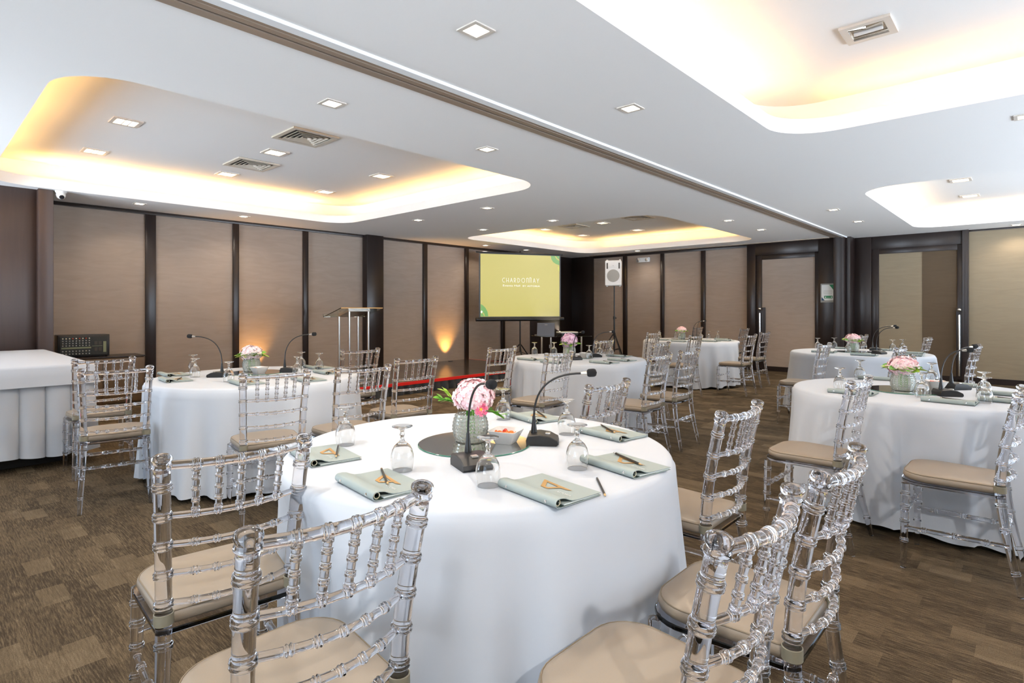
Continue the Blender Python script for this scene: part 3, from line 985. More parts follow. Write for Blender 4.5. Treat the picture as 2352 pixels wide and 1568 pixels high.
for k, (x, y, rad, lab) in enumerate(TABLES.values()):
    cloth('tablecloth', x, y, rad, 11 + 7 * k, lab)

# ------------------------------------------------------------------ table settings
def make_goblet():
    b = MB()
    outer = [(0.0345, 0.0), (0.0372, 0.018), (0.0388, 0.036), (0.0380, 0.054), (0.0340, 0.070), (0.0260, 0.084), (0.0150, 0.094), (0.0085, 0.100), (0.0062, 0.108), (0.0066, 0.116), (0.0095, 0.121), (0.0065, 0.127), (0.0075, 0.136), (0.0150, 0.141), (0.0320, 0.146), (0.0345, 0.148), (0.0340, 0.150), (0.002, 0.150)]
    inner = [(0.001, 0.0930), (0.0130, 0.0905), (0.0245, 0.0820), (0.0325, 0.0685), (0.0365, 0.0535), (0.0373, 0.036), (0.0357, 0.018), (0.0331, 0.0)]
    b.lathe(outer + [], 32, (0, 0, 0), False, True)
    b.lathe(inner, 32, (0, 0, 0), True, False)
    n = 32
    o0 = 0; i0 = len(outer) * 32 + (len(inner) - 1) * 32
    for i in range(n): b.f.append([o0 + i, o0 + (i + 1) % n, i0 + (i + 1) % n, i0 + i]); b.mi.append(0)
    return b.build('water_goblet', M['glass'], None, 60)
gob = Proto(make_goblet())

def make_notebook():
    """spine along X at the low-Y side, cover opening to +Y; origin at its centre"""
    r = empty('ring_notebook')
    L, D, th = 0.25, 0.182, 0.0018
    prof = [(D, 0.0020), (0.10, 0.0012), (0.012, 0.0010)]
    for a in range(-80, 100, 20): prof.append((0.010 - 0.0125 * math.cos(R(a)), 0.0142 + 0.0130 * math.sin(R(a))))
    prof += [(0.022, 0.0272), (0.036, 0.0245), (0.050, 0.0178), (0.064, 0.0128), (0.085, 0.0110), (D, 0.0105)]
    up = []
    for k, (y, z) in enumerate(prof):
        a = prof[max(k - 1, 0)]; c = prof[min(k + 1, len(prof) - 1)]
        t = Vector((c[0] - a[0], c[1] - a[1])).normalized(); nrm = Vector((-t.y, t.x))
        up.append((y - nrm.x * 0 + nrm.x * -th, z + nrm.y * -th))
    b = MB(); n = len(prof); vs = []; fs = []
    for x in (-L / 2, L / 2):
        vs += [(x, y - D / 2, z) for y, z in prof] + [(x, y - D / 2, z) for y, z in up]
    for k in range(n - 1):
        fs += [(k, k + 1, 2 * n + k + 1, 2 * n + k), (n + k, 3 * n + k, 3 * n + k + 1, n + k + 1),
               (k, n + k, n + k + 1, k + 1), (2 * n + k, 2 * n + k + 1, 3 * n + k + 1, 3 * n + k)]
    fs += [(0, 2 * n, 3 * n, n), (n - 1, 2 * n - 1, 4 * n - 1, 3 * n - 1)]
    b.add(vs, fs); cv = b.build('cover', M['sage'], r, 50)
    b = MB(); b.box(-L / 2 + .004, L / 2 - .004, 0.035 - D / 2, D / 2 - .006, 0.0032, 0.0075); b.build('pages', M['page'], r, 0)
    b = MB(); b.box(-L / 2 + .001, L / 2 - .001, 0.018 - D / 2, D / 2 - .002, 0.0019, 0.0031); b.build('back_board', M['dkgreen'], r, 0)
    for x in (-0.115, -0.06, 0.06, 0.115):
        b = MB(); b.tube([(x, 0.0155 - D / 2 + 0.0088 * math.cos(R(a)), 0.0140 + 0.0088 * math.sin(R(a))) for a in range(0, 360, 24)], 0.0016, 6, closed=True); b.build('ring', M['ivory'], r)
    for x in (-0.085, 0.085):
        b = MB(); b.lathe([(0.0045, 0), (0.0042, 0.0012), (0.0015, 0.0018)], 12); b.build('rivet', M['chrome'], cv, xf=Matrix.Translation((x, -0.0028 - D / 2, 0.0142)) @ Matrix.Rotation(R(90), 4, 'X'))
    # gold monogram and small lettering on the cover
    zc = 0.01245
    def pol(P): return [(x, y, zc - 0.0003 + 0.0005) for x, y in P]
    b = MB()
    b.add(pol([(-0.052, 0.038), (-0.040, 0.038), (-0.006, -0.006), (-0.020, -0.006)]), [(0, 1, 2, 3)])
    b.add(pol([(-0.052, 0.038), (0.052, 0.026), (0.034, 0.018), (-0.036, 0.028)]), [(0, 1, 2, 3)])
    b.add(pol([(-0.020, -0.006), (0.004, -0.008), (0.022, 0.020), (0.010, 0.021), (-0.002, 0.000), (-0.014, 0.002)]), [(0, 1, 2, 3, 4, 5)])
    b.build('monogram', M['gold'], cv, 0, xf=Matrix.Scale(1.3, 4, (1, 0, 0)) @ Matrix.Scale(1.25, 4, (0, 1, 0)))
    t = text_mesh('ASTORIA', 0.014, M['silver'], 'lettering', 0.0002)
    t.parent = cv; t.location = (0.040, -0.010, zc)
    return r

def text_mesh(body, size, mat, name, extrude=0.0005, align='LEFT', rot=(0, 0, 0)):
    cu = bpy.data.curves.new(name, 'FONT'); cu.body = body; cu.size = size; cu.extrude = extrude
    cu.align_x = align; cu.resolution_u = 3
    o = bpy.data.objects.new(name, cu); COL.objects.link(o)
    dg = bpy.context.evaluated_depsgraph_get()
    me = bpy.data.meshes.new_from_object(o.evaluated_get(dg))
    COL.objects.unlink(o); bpy.data.objects.remove(o)
    me.materials.clear(); me.materials.append(mat); me.name = name
    q = bpy.data.objects.new(name, me); COL.objects.link(q)
    q.rotation_euler = rot
    return q
nb = Proto(make_notebook())

def make_pencil():
    r = empty('pencil')
    b = MB(); b.tube([(0, 0, 0), (0.148, 0, 0)], 0.0037, 6); b.build('barrel', M['pencil'], r, 30)
    b = MB(); b.tube([(0.148, 0, 0), (0.162, 0, 0)], [0.0036, 0.0012], 10); p = b.build('tip', M['rawwood'], r)
    b = MB(); b.tube([(0.162, 0, 0), (0.166, 0, 0)], [0.0012, 0.0003], 8); b.build('lead', M['pencil'], p)
    b = MB(); b.tube([(-0.010, 0, 0), (0.001, 0, 0)], 0.0040, 10); b.build('ferrule', M['chrome'], r)
    return r
pen = Proto(make_pencil())

def make_mic(reach, rise):
    """gooseneck leans to local +X"""
    r = empty('desk_microphone')
    b = MB()
    P = [(-0.062, 0.0), (0.058, 0.0), (0.066, 0.008), (0.062, 0.022), (0.030, 0.038), (-0.010, 0.044), (-0.055, 0.040), (-0.064, 0.020)]
    n = len(P); vs = [(x, -0.052, z) for x, z in P] + [(x, 0.052, z) for x, z in P]
    vs += [(x * .97, -0.056, z * .93) for x, z in P] + [(x * .97, 0.056, z * .93) for x, z in P]
    fs = []
    for i in range(n):
        j = (i + 1) % n
        fs += [(i, j, n + j, n + i), (2 * n + i, 2 * n + j, j, i), (n + i, n + j, 3 * n + j, 3 * n + i)]
    fs += [list(range(2 * n, 3 * n))[::-1], list(range(3 * n, 4 * n))]
    b.add(vs, fs); base = b.build('base', M['black'], r, 30)
    b = MB(); b.box(0.012, 0.032, -0.012, 0.012, 0.036, 0.044, 0.002); b.build('talk_button', M['steel'], base)
    b = MB(); b.lathe([(0.013, 0), (0.012, 0.015), (0.008, 0.045), (0.006, 0.07)], 14, (-0.035, 0, 0.040)); b.build('collar', M['black'], r)
    pts = [(-0.035, 0, 0.10)]
    for k in range(0, 15):
        t = k / 14
        pts.append((-0.035 + 0.018 * t + (reach - 0.0) * t ** 2.2 * 0.98, 0, 0.11 + (rise - 0.11) * math.sin(t * PI / 2) ** 0.9))
    b = MB(); b.tube(pts, 0.0042, 8); b.build('gooseneck', M['black'], r)
    e = Vector(pts[-1]); d = (Vector(pts[-1]) - Vector(pts[-3])).normalized()
    b = MB(); b.tube([e - d * 0.01, e + d * 0.014], [0.0055, 0.008], 12); b.build('capsule', M['steel'], r)
    b = MB(); k = 12
    b.tube([e + d * (0.012 + 0.042 * i / k) for i in range(k + 1)], [max(0.001, 0.0165 * math.sqrt(max(0, 1 - (2 * i / k - 1) ** 4))) for i in range(k + 1)], 16)
    b.build('windscreen', M['foam'], r, 70)
    return r
mics = {}
def put_mic(kind, loc, ang, lab):
    if kind not in mics: mics[kind] = Proto(make_mic(*kind))
    mics[kind].put(loc, ang, lab, 'microphone', 'gooseneck desk microphones')

def make_mirror():
    r = empty('mirror_disc')
    b = MB(); b.lathe([(0.223, 0.0), (0.226, 0.001), (0.226, 0.0035), (0.224, 0.0045)], 72); b.build('edge', M['mirror_edge'], r, 50)
    b = MB(); b.lathe([(0.2235, 0.0046), (0.2234, 0.0048)], 72); b.build('mirror', M['mirror'], r, 50)
    return r
mir = Proto(make_mirror())

def make_vase():
    b = MB(); seg, rows = 96, 56; vs = []; fs = []
    Hh = 0.112
    def rad(t): return 0.052 + 0.018 * math.sin(PI * (0.10 + 0.80 * t))
    for k in range(rows + 1):
        t = k / rows
        for i in range(seg):
            a = 2 * PI * i / seg
            bump = 0.0050 * abs(math.sin(12 * a + 0.0)) ** 0.8 * abs(math.sin(PI * 8 * t)) ** 0.8
            rr = rad(t) + bump
            vs.append((rr * math.cos(a), rr * math.sin(a), Hh * t))
    for k in range(rows + 1):
        t = 1 - k / rows
        for i in range(seg):
            a = 2 * PI * i / seg
            vs.append(((rad(t) - 0.004) * math.cos(a), (rad(t) - 0.004) * math.sin(a), max(0.006, Hh * t)))
    tot = 2 * (rows + 1)
    for k in range(tot - 1):
        for i in range(seg):
            j = (i + 1) % seg; fs.append((k * seg + i, k * seg + j, (k + 1) * seg + j, (k + 1) * seg + i))
    fs.append(list(range(seg))[::-1]); fs.append([(tot - 1) * seg + i for i in range(seg)])
    b.add(vs, fs)
    return b.build('glass_vase', M['vase'], None, 60)
vas = Proto(make_vase())

def floret(b, c, nrm, size, rnd):
    nrm = nrm.normalized()
    a = nrm.cross(Vector((rnd.uniform(-1, 1), rnd.uniform(-1, 1), rnd.uniform(-1, 1)))).normalized(); t = nrm.cross(a)
    for k in range(4):
        q = k * PI / 2 + rnd.uniform(-.2, .2)
        d = a * math.cos(q) + t * math.sin(q); s = nrm.cross(d)
        lift = rnd.uniform(0.15, 0.55)
        vs = [c, c + d * size * .5 + s * size * .46 + nrm * size * lift * .5, c + d * size + s * size * .22 + nrm * size * lift * .55,
              c + d * size * 1.02 - s * size * .22 + nrm * size * lift * .5, c + d * size * .5 - s * size * .46 + nrm * size * lift * .4, c + d * size * .55 + nrm * size * lift * .25]
        b.add(vs, [(0, 1, 5), (1, 2, 5), (2, 3, 5), (3, 4, 5), (4, 0, 5)])
def hydrangea(b, c, rx, ry, rz, n, size, seed):
    rnd = random.Random(seed)
    for k in range(n):
        z = 1 - 1.65 * (k + 0.5) / n; q = k * 2.39996
        s = math.sqrt(max(0, 1 - z * z))
        u = Vector((s * math.cos(q), s * math.sin(q), z)) + Vector((rnd.uniform(-.09, .09), rnd.uniform(-.09, .09), rnd.uniform(-.09, .09)))
        j = rnd.uniform(0.80, 1.06)
        p = Vector((u.x * rx * j, u.y * ry * j, u.z * rz * j)) + c
        floret(b, p, Vector((u.x / rx, u.y / ry, u.z / rz)), size * rnd.uniform(.8, 1.2), rnd)
def leaf(b, base, d, L, W, droop, roll=0.0):
    d = Vector(d).normalized(); s = d.cross(Vector((0, 0, 1)))
    if s.length < 0.1: s = Vector((1, 0, 0))
    s.normalize(); s.rotate(Matrix.Rotation(roll, 3, d)); u = s.cross(d).normalized()
    vs = []; n = 7
    for k in range(n + 1):
        t = k / n; w = W * math.sin(PI * min(1, (t * .93 + .05))) ** 0.8
        m = Vector(base) + d * L * t - Vector((0, 0, 1)) * droop * L * t * t
        vs += [m + s * w + u * w * .25, m, m - s * w + u * w * .25]
    fs = []
    for k in range(n):
        o = k * 3; fs += [(o, o + 1, o + 4, o + 3), (o + 1, o + 2, o + 5, o + 4)]
    b.add(vs, fs)
def ranunculus(parent, c, d, rad, seed, mat):
    rnd = random.Random(seed); d = Vector(d).normalized(); c = Vector(c)
    a = d.cross(Vector((0.1, 0.2, 1))).normalized(); t = d.cross(a)
    b = MB()
    for lay, (rr, n, lift) in enumerate(((1.0, 7, .15), (.82, 6, .3), (.62, 6, .45), (.42, 5, .55))):
        for k in range(n):
            q = 2 * PI * k / n + lay * .5; w = PI / n * 1.5
            vs = []
            for i in range(4):
                for j in range(3):
                    f = (j / 2) ** .8; ang = q + w * (i / 3 - .5) * (0.5 + .5 * f)
                    vs.append(c + (a * math.cos(ang) + t * math.sin(ang)) * rad * rr * f + d * rad * lift * (f ** 2 + (0.3 * lay)))
            b.add(vs, [(i * 3 + j, i * 3 + j + 1, (i + 1) * 3 + j + 1, (i + 1) * 3 + j) for i in range(3) for j in range(2)])
    o = b.build('ranunculus', mat, parent, 60)
    b = MB(); cc = c + d * rad * .35
    b.tube([cc, cc + d * rad * .2, cc + d * rad * .3], [rad * .3, rad * .28, rad * .1], 12); b.build('flower_heart', M['yellow'], o)
CAMR = Vector((0.734, 0.679, 0)); CAMF = Vector((-0.679, 0.734, 0))
def flowers_a():       # tall pink ball with green sprigs left and right
    r = empty('flower_arrangement')
    b = MB(); hydrangea(b, Vector((0, 0, 0.172)) + CAMR * 0.012, 0.076, 0.076, 0.066, 330, 0.0165, 5); b.build('hydrangea', M['pink'], r, 60)
    b = MB(); b.tube([(0, 0, 0.02), (0.0, 0.0, 0.15)], 0.006, 8); b.tube([(0.02, 0.01, 0.02), (0.01, 0.0, 0.15)], 0.004, 8); b.tube([(-0.02, 0.0, 0.02), (-0.02, 0.0, 0.13)], 0.004, 8); b.build('stem', M['leaf'], r)
    for k, (dx, dz) in enumerate(((-1, .9), (-1, .35), (1, -.35))):
        b = MB(); base = CAMR * dx * 0.045 + Vector((0, 0, 0.14 if dx < 0 else 0.125))
        d = CAMR * dx + Vector((0, 0, dz)); rnd = random.Random(k)
        b.tube([base, base + d.normalized() * 0.08], 0.0018, 6)
        for q in range(9):
            f = base + d.normalized() * (0.02 + 0.0075 * q)
            leaf(b, f, d + CAMF * rnd.uniform(-.9, .9) + Vector((0, 0, rnd.uniform(-.5, .7))), 0.036, 0.008, .15, rnd.uniform(-.8, .8))
        b.build('leaf_sprig', M['leaf'] if k else M['lime'], r, 60)
    ranunculus(r, CAMR * 0.048 - CAMF * 0.060 + Vector((0, 0, 0.130)), -CAMF + Vector((0, 0, .25)), 0.028, 2, M['hot'])
    return r
def flowers_b(petal, seed, lilac=False):     # low dome with a collar of lime leaves
    r = empty('flower_arrangement')
    rnd = random.Random(seed)
    b = MB()
    if lilac: hydrangea(b, Vector((0, 0, 0.165)), 0.086, 0.086, 0.085, 340, 0.0165, seed)
    else: hydrangea(b, Vector((0, 0, 0.150)) + CAMR * 0.0, 0.084, 0.084, 0.062, 300, 0.0165, seed)
    b.build('hydrangea', petal, r, 60)
    b = MB()
    for k in range(7): a = k * 2 * PI / 7; b.tube([(0.02 * math.cos(a), .02 * math.sin(a), 0.015), (0.03 * math.cos(a), .03 * math.sin(a), 0.12)], 0.003, 6)
    b.build('stem', M['leaf'], r)
    for mat, n, z in ((M['lime'], 20, 0.122), (M['leaf'], 9, 0.132)):
        b = MB()
        for k in range(n):
            a = 2 * PI * k / n + rnd.uniform(-.2, .2); d = Vector((math.cos(a), math.sin(a), rnd.uniform(.15, .85)))
            leaf(b, Vector((math.cos(a) * .055, math.sin(a) * .055, z)), d, rnd.uniform(.06, .09), 0.026, .3, rnd.uniform(-.5, .5))
        b.build('leaf_collar', mat, r, 60)
    if not lilac: ranunculus(r, -CAMF * 0.078 - CAMR * 0.02 + Vector((0, 0, 0.128)), -CAMF + Vector((0, 0, .4)), 0.018, seed, M['palepink'])
    return r
fl_a = flowers_a()
fl_b = Proto(flowers_b(M['pink'], 8)); fl_p = flowers_b(M['palepink'], 21); fl_l = flowers_b(M['lilac'], 33, True)

def make_bowl():
    b = MB()
    P0 = rrect(0, 0, 0.070, 0.070, 0.010, 3); P1 = rrect(0, 0, 0.118, 0.118, 0.012, 3); P2 = rrect(0, 0, 0.108, 0.108, 0.010, 3); P3 = rrect(0, 0, 0.062, 0.062, 0.008, 3)
    n = len(P0); vs = [(x, y, 0) for x, y in P0] + [(x, y, 0.052) for x, y in P1] + [(x, y, 0.052) for x, y in P2] + [(x, y, 0.006) for x, y in P3]; fs = [list(range(n))[::-1]]
    for k in range(3):
        for i in range(n): j = (i + 1) % n; fs.append((k * n + i, k * n + j, (k + 1) * n + j, (k + 1) * n + i))
    fs.append([3 * n + i for i in range(n)])
    b.add(vs, fs); return b.build('square_bowl', M['china'], None, 35)
bowl = Proto(make_bowl())
def make_candy(mat):
    r = empty('wrapped_candy')
    b = MB(); b.tube([(-0.011 + 0.022 * i / 8, 0, 0) for i in range(9)], [0.002 + 0.008 * math.sqrt(max(0, 1 - (i / 4 - 1) ** 2)) for i in range(9)], 12); b.build('sweet', mat, r)
    b = MB()
    for sx in (-1, 1): b.tube([(sx * 0.010, 0, 0), (sx * 0.022, 0, 0.001)], [0.002, 0.008], 7)
    b.build('wrapper_end', mat, r, 20)
    return r
can = Proto(make_candy(M['candy'])); can2 = Proto(make_candy(M['candy2']))

def T(z=0.0): return ZTOP + z
GOB = [  # x, y, label
    (-2.03, 1.21, 'upside-down goblet left on the foreground table, behind the leftmost notebook'),
    (-1.57, 1.15, 'upside-down goblet between the two left notebooks and the mirror on the foreground table'),
    (-1.24, 1.23, 'upside-down goblet nearest the camera on the foreground table, in front of the microphone base'),
    (-1.93, 2.02, 'upside-down goblet right behind the flowers of the foreground table'),
    (-1.50, 1.97, 'upside-down goblet at the far right of the foreground table, beside the back notebook'),
    (-1.15, 1.57, 'upside-down goblet right of the mirror on the foreground table, by the right notebook'),
    (-5.36, 1.72, 'upside-down goblet at the far left of the left table'),
    (-4.94, 1.60, 'upside-down goblet on the left table behind the left front notebook'),
    (-4.44, 1.67, 'upside-down goblet in front of the left microphone on the left table'),
    (-5.30, 2.15, 'upside-down goblet directly left of the flowers on the left table'),
    (-4.51, 2.24, 'upside-down goblet in front of the right microphone on the left table'),
    (-4.95, 2.50, 'upside-down goblet behind the right microphone on the left table'),
    (-4.72, 2.55, 'upside-down goblet rightmost on the left table'),
    (-0.97, 4.30, 'upside-down goblet leftmost on the near right table'),
    (-1.00, 5.04, 'upside-down goblet second from the left on the near right table, further back'),
    (-0.52, 4.30, 'upside-down goblet in front of the flowers on the near right table'),
    (-0.56, 5.13, 'upside-down goblet right behind the flowers on the near right table'),
    (-0.22, 4.27, 'upside-down goblet right of the microphones on the near right table, nearest the camera'),
    (-0.24, 4.63, 'upside-down goblet farthest right on the near right table'),
    (-2.20, 8.55, 'upside-down goblet leftmost on the far right table'),
    (-2.05, 8.78, 'upside-down goblet left of the flowers on the far right table, by the dark column'),
    (-1.70, 8.80, 'upside-down goblet right of the flowers on the far right table'),
    (-1.36, 8.72, 'upside-down goblet at the right of the far right table, the lower of a pair'),
    (-1.28, 8.90, 'upside-down goblet at the right of the far right table, the higher of a pair'),
    (-1.74, 8.12, 'upside-down goblet immediately in front of the vase on the far right table'),
    (-4.36, 5.10, 'upside-down goblet at the left end of the middle table'),
    (-4.20, 5.27, 'upside-down goblet left of the flowers on the middle table'),
    (-3.59, 5.12, 'upside-down goblet right of the bowl on the middle table'),
    (-3.74, 5.55, 'upside-down goblet at the far right of the middle table, the left one of a pair'),
    (-3.56, 5.50, 'upside-down goblet at the far right of the middle table, the right one of a pair'),
    (-5.15, 9.60, 'upside-down goblet leftmost on the table by the back wall'),
    (-4.98, 9.92, 'upside-down goblet left behind the flowers on the table by the back wall'),
    (-4.66, 9.42, 'upside-down goblet left in front of the flowers on the table by the back wall'),
    (-4.58, 10.12, 'upside-down goblet right of the microphone on the table by the back wall'),
    (-4.28, 9.78, 'upside-down goblet near the right of the table by the back wall'),
    (-4.22, 10.02, 'upside-down goblet rightmost on the table by the back wall'),
]
for x, y, lab in GOB: gob.put((x, y, T()), 0, lab, 'goblet', 'upside-down water goblets')

NB = [  # centre x, y, yaw, label
    (-1.065, 1.31, -7, 'sage notebook nearest the camera on the foreground table, no pencil on it'),
    (-1.045, 1.70, -12, 'sage notebook at the right edge of the foreground table with a black pencil on it'),
    (-1.35, 2.09, -9, 'sage notebook at the far right of the foreground table, second from the right edge'),
    (-1.83, 2.14, -14, 'sage notebook at the far side of the foreground table behind the tall microphone'),
    (-1.48, 1.005, -6, 'sage notebook front left on the foreground table behind the nearest chair'),
    (-1.925, 1.06, -9, 'sage notebook leftmost on the foreground table'),
    (-5.20, 1.53, 0, 'notebook farthest left on the left table, propped open cover'),
    (-4.80, 1.42, -4, 'notebook at the near left edge of the left table'),
    (-4.24, 1.72, -4, 'notebook seen through the centre chair back on the left table'),
    (-4.08, 2.12, -5, 'notebook at the near right edge of the left table'),
    (-4.42, 2.48, -5, 'notebook at the far right of the left table, the lower of two'),
    (-4.86, 2.62, -3, 'notebook at the far right of the left table, lying behind the goblets'),
    (-0.87, 4.19, -3, 'grey notebook at the left front of the near right table'),
    (-0.37, 4.17, -3, 'grey notebook at the centre front of the near right table'),
    (-0.13, 4.42, -3, 'grey notebook at the right picture edge, the nearer of two'),
    (-0.14, 4.78, -3, 'grey notebook at the right picture edge, the farther of two'),
    (-0.90, 5.16, 4, 'grey notebook at the far left of the near right table behind the vase'),
    (-0.40, 5.14, -2, 'grey notebook at the far right of the near right table behind the microphones'),
    (-1.95, 7.88, -3, 'grey notebook at the left front of the far right table'),
    (-1.48, 7.70, -3, 'grey notebook at the centre front of the far right table'),
    (-1.08, 8.03, -3, 'grey notebook at the right front of the far right table'),
    (-1.12, 8.45, -3, 'grey notebook at the right end of the far right table'),
    (-1.90, 8.80, 0, 'grey notebook at the back of the far right table, left of centre'),
    (-1.50, 8.84, 0, 'grey notebook at the back of the far right table, right of centre'),
    (-3.98, 4.60, -4, 'notebook at the left front of the middle table'),
    (-3.58, 4.51, -4, 'notebook behind the front chair back on the middle table'),
    (-3.20, 4.83, -4, 'notebook at the right front of the middle table'),
    (-3.21, 5.18, -4, 'notebook at the right end of the middle table'),
    (-3.52, 5.62, -4, 'notebook at the far right of the middle table, the highest in the photo'),
    (-4.80, 9.10, -3, 'notebook at the left front of the table by the back wall'),
    (-4.36, 8.85, -3, 'notebook at the centre front of the table by the back wall'),
    (-4.00, 9.25, -3, 'notebook at the right front of the table by the back wall'),
    (-4.10, 9.98, -3, 'notebook at the far right of the table by the back wall'),
    (-3.92, 9.62, -3, 'notebook at the right end of the table by the back wall'),
]
for x, y, a, lab in NB: nb.put((x, y, T(0.0003)), R(a), lab, 'notebook', 'ring notebooks on the tables')

PEN = [(-1.125, 1.772, -.948, 1.688, 0.0172, 'black pencil lying on the notebook at the right edge of the foreground table'),
       (-1.445, 2.160, -1.300, 2.055, 0.0172, 'black pencil on the notebook at the far right of the foreground table'),
       (-1.880, 2.225, -1.735, 2.125, 0.0172, 'pencil on the notebook at the far side of the foreground table'),
       (-1.575, 1.072, -1.410, 0.985, 0.0172, 'gold-tipped pencil on the front left notebook of the foreground table'),
       (-1.965, 1.140, -1.825, 1.050, 0.0172, 'gold pencil on the leftmost notebook of the foreground table'),
       (-1.020, 1.500, -0.915, 1.385, 0.0045, 'loose black pencil lying on the bare cloth at the edge of the foreground table')]
for x0, y0, x1, y1, z, lab in PEN:
    pen.put((x0, y0, T(z)), math.atan2(y1 - y0, x1 - x0), lab, 'pencil', 'pencils on the foreground table')
for i, (x, y, a, lab) in enumerate(NB[6:]):
    if i in (6, 7, 8, 12, 13, 1, 2, 3, 4, 18, 19, 20, 21):
        ca, sa = math.cos(R(a)), math.sin(R(a))
        pen.put((x - 0.04, y + 0.05, T(0.0172)), R(-28), 'pencil on the ' + lab, 'pencil', 'pencils on the other tables')

def ang(rt, fw):
    d = CAMR * rt + CAMF * fw
    return math.atan2(d.y, d.x)
FM = (0.185, 0.285); LM = (0.20, 0.325); SM = (0.15, 0.30)
for kind, x, y, an, lab in (
    (SM, -1.43, 1.34, ang(.45, -.9), 'black microphone in front of the mirror on the foreground table, head facing the camera'),
    (FM, -1.47, 1.77, ang(1, -.1), 'black gooseneck microphone right of the mirror on the foreground table, arched to the right'),
    (LM, -4.83, 1.73, ang(-1, -.1), 'black gooseneck microphone on the left table bent to the left'),
    (LM, -4.74, 2.28, ang(1, 0.1), 'black gooseneck microphone on the left table bent to the right'),
    ((0.11, 0.285), -0.41, 4.47, ang(1, -.2), 'black gooseneck microphone on the near right table, the front one of two'),
    ((0.125, 0.285), -0.40, 4.88, ang(1, .1), 'black gooseneck microphone on the near right table, the rear one of two'),
    (LM, -1.40, 8.08, ang(.35, -.8), 'black gooseneck microphone on the far right table, the front one of two'),
    (LM, -1.54, 8.66, ang(.7, -.6), 'black gooseneck microphone on the far right table, its bright capsule before the right door'),
    (SM, -3.64, 4.93, ang(.35, -.8), 'black gooseneck microphone beside the flowers on the middle table'),
    (FM, -3.68, 5.38, ang(1, 0), 'black gooseneck microphone at the right of the middle table bent to the right'),
    (LM, -4.40, 9.58, ang(.5, .7), 'black gooseneck microphone right of the flowers on the table by the back wall'),
    (LM, -4.62, 9.94, ang(1, .2), 'black microphone on the table by the back wall, its head furthest to the right')):
    put_mic(kind, (x, y, T()), an, lab)

SETS = [('front', -1.665, 1.575, (-1.700, 1.585), 'foreground table', fl_a, 'pink hydrangea bunch with green sprigs on the foreground table'),
        ('left', -4.90, 2.07, (-5.00, 2.07), 'left table', fl_p, 'pale pink hydrangeas with lime leaves on the left table'),
        ('mid', -3.84, 5.17, (-3.92, 5.20), 'middle table', fl_l, 'lilac hydrangea ball on the middle table'),
        ('rnear', -0.64, 4.57, (-0.65, 4.53), 'near right table', fl_b, 'pink hydrangeas with lime leaves on the near right table'),
        ('rfar', -1.70, 8.25, (-1.72, 8.27), 'far right table', fl_b, 'pink hydrangeas with lime leaves on the far right table'),
        ('back', -4.66, 9.60, (-4.74, 9.66), 'table by the back wall', fl_b, 'pink hydrangeas with lime leaves on the table by the back wall')]
for k, x, y, v, nm, fl, lab in SETS:
    mir.put((x, y, T(0.0003)), 0, 'round mirror plate at the centre of the ' + nm, 'mirror', 'round mirrors under the centrepieces')
    vas.put((v[0], v[1], T(0.0055)), 0.3, 'clear hobnail glass vase on the mirror of the ' + nm, 'vase', 'hobnail glass vases')
    if isinstance(fl, Proto): fl.put((v[0], v[1], T(0.0125)), 0, lab, 'flowers', 'pink flower arrangements')
    else: fl.location = (v[0], v[1], T(0.0125)); tag(fl, lab, 'flowers', 'pink flower arrangements')
for x, y, rz, nm, nc in ((-1.57, 1.66, 20, 'foreground table', 4), (-4.80, 2.05, 10, 'left table', 2), (-0.50, 4.78, 20, 'near right table', 4), (-3.70, 5.20, 15, 'middle table', 0)):
    bowl.put((x, y, T(0.0055)), R(rz), 'white square bowl beside the vase on the ' + nm, 'bowl', 'square sweet bowls')
    for q in range(nc):
        (can if q % 3 != 2 else can2).put((x - 0.018 + 0.036 * (q % 2), y - 0.018 + 0.03 * (q // 2), T(0.045 if q < 4 else 0.05)), q * 1.1, ('red' if q % 3 == 2 else 'orange') + ' wrapped sweet in the bowl on the ' + nm, 'sweet', 'wrapped sweets in the bowl on the ' + nm)

# ------------------------------------------------------------------ stage with lectern
r = empty('stage_platform', (0, 0, 0))
SX0, SX1, SY0, SY1, SZ = XL + 0.03, -7.05, 2.42, 8.62, 0.19
b = MB(); gap = 0.003
nx, ny = 2, 5
for i in range(nx):
    for j in range(ny):
        x0 = SX0 + (SX1 - SX0) * i / nx; x1 = SX0 + (SX1 - SX0) * (i + 1) / nx; y0 = SY0 + (SY1 - SY0) * j / ny; y1 = SY0 + (SY1 - SY0) * (j + 1) / ny
        b.box(x0 + gap, x1 - gap, y0 + gap, y1 - gap, SZ - 0.05, SZ)
b.build('deck', M['deck'], r, 0)
b = MB(); b.box(SX0 + .01, SX1 - .01, SY0 + .01, SY1 - .01, SZ - 0.05, SZ - 0.004); b.build('deck_joint', M['slot'], r, 0)
b = MB(); b.box(SX1, SX1 + 0.02, SY0, SY1 + .02, SZ - 0.045, SZ + 0.001); b.box(SX0, SX1, SY1, SY1 + .02, SZ - 0.045, SZ + 0.001); b.build('edge_strip', M['red'], r, 0)
b = MB(); n = 420; vs = []
for i in range(n + 1):
    y = SY0 + (SY1 - SY0) * i / n
    for k in range(6):
        t = k / 5
        w = 0.018 * math.sin(y * 38 + 1.3 * math.sin(y * 5)) + 0.010 * math.sin(y * 21 + 2)
        vs.append((SX1 + 0.008 + t * 0.012 + w * (0.3 + .9 * t), y, (SZ - 0.046) * (1 - t) + 0.004))
b.add(vs, [(i * 6 + k, (i + 1) * 6 + k, (i + 1) * 6 + k + 1, i * 6 + k + 1) for i in range(n) for k in range(5)])
b.build('skirt', M['skirt'], r, 60)
tag(r, 'low black stage along the left wall with a red front edge and black skirting', 'stage')

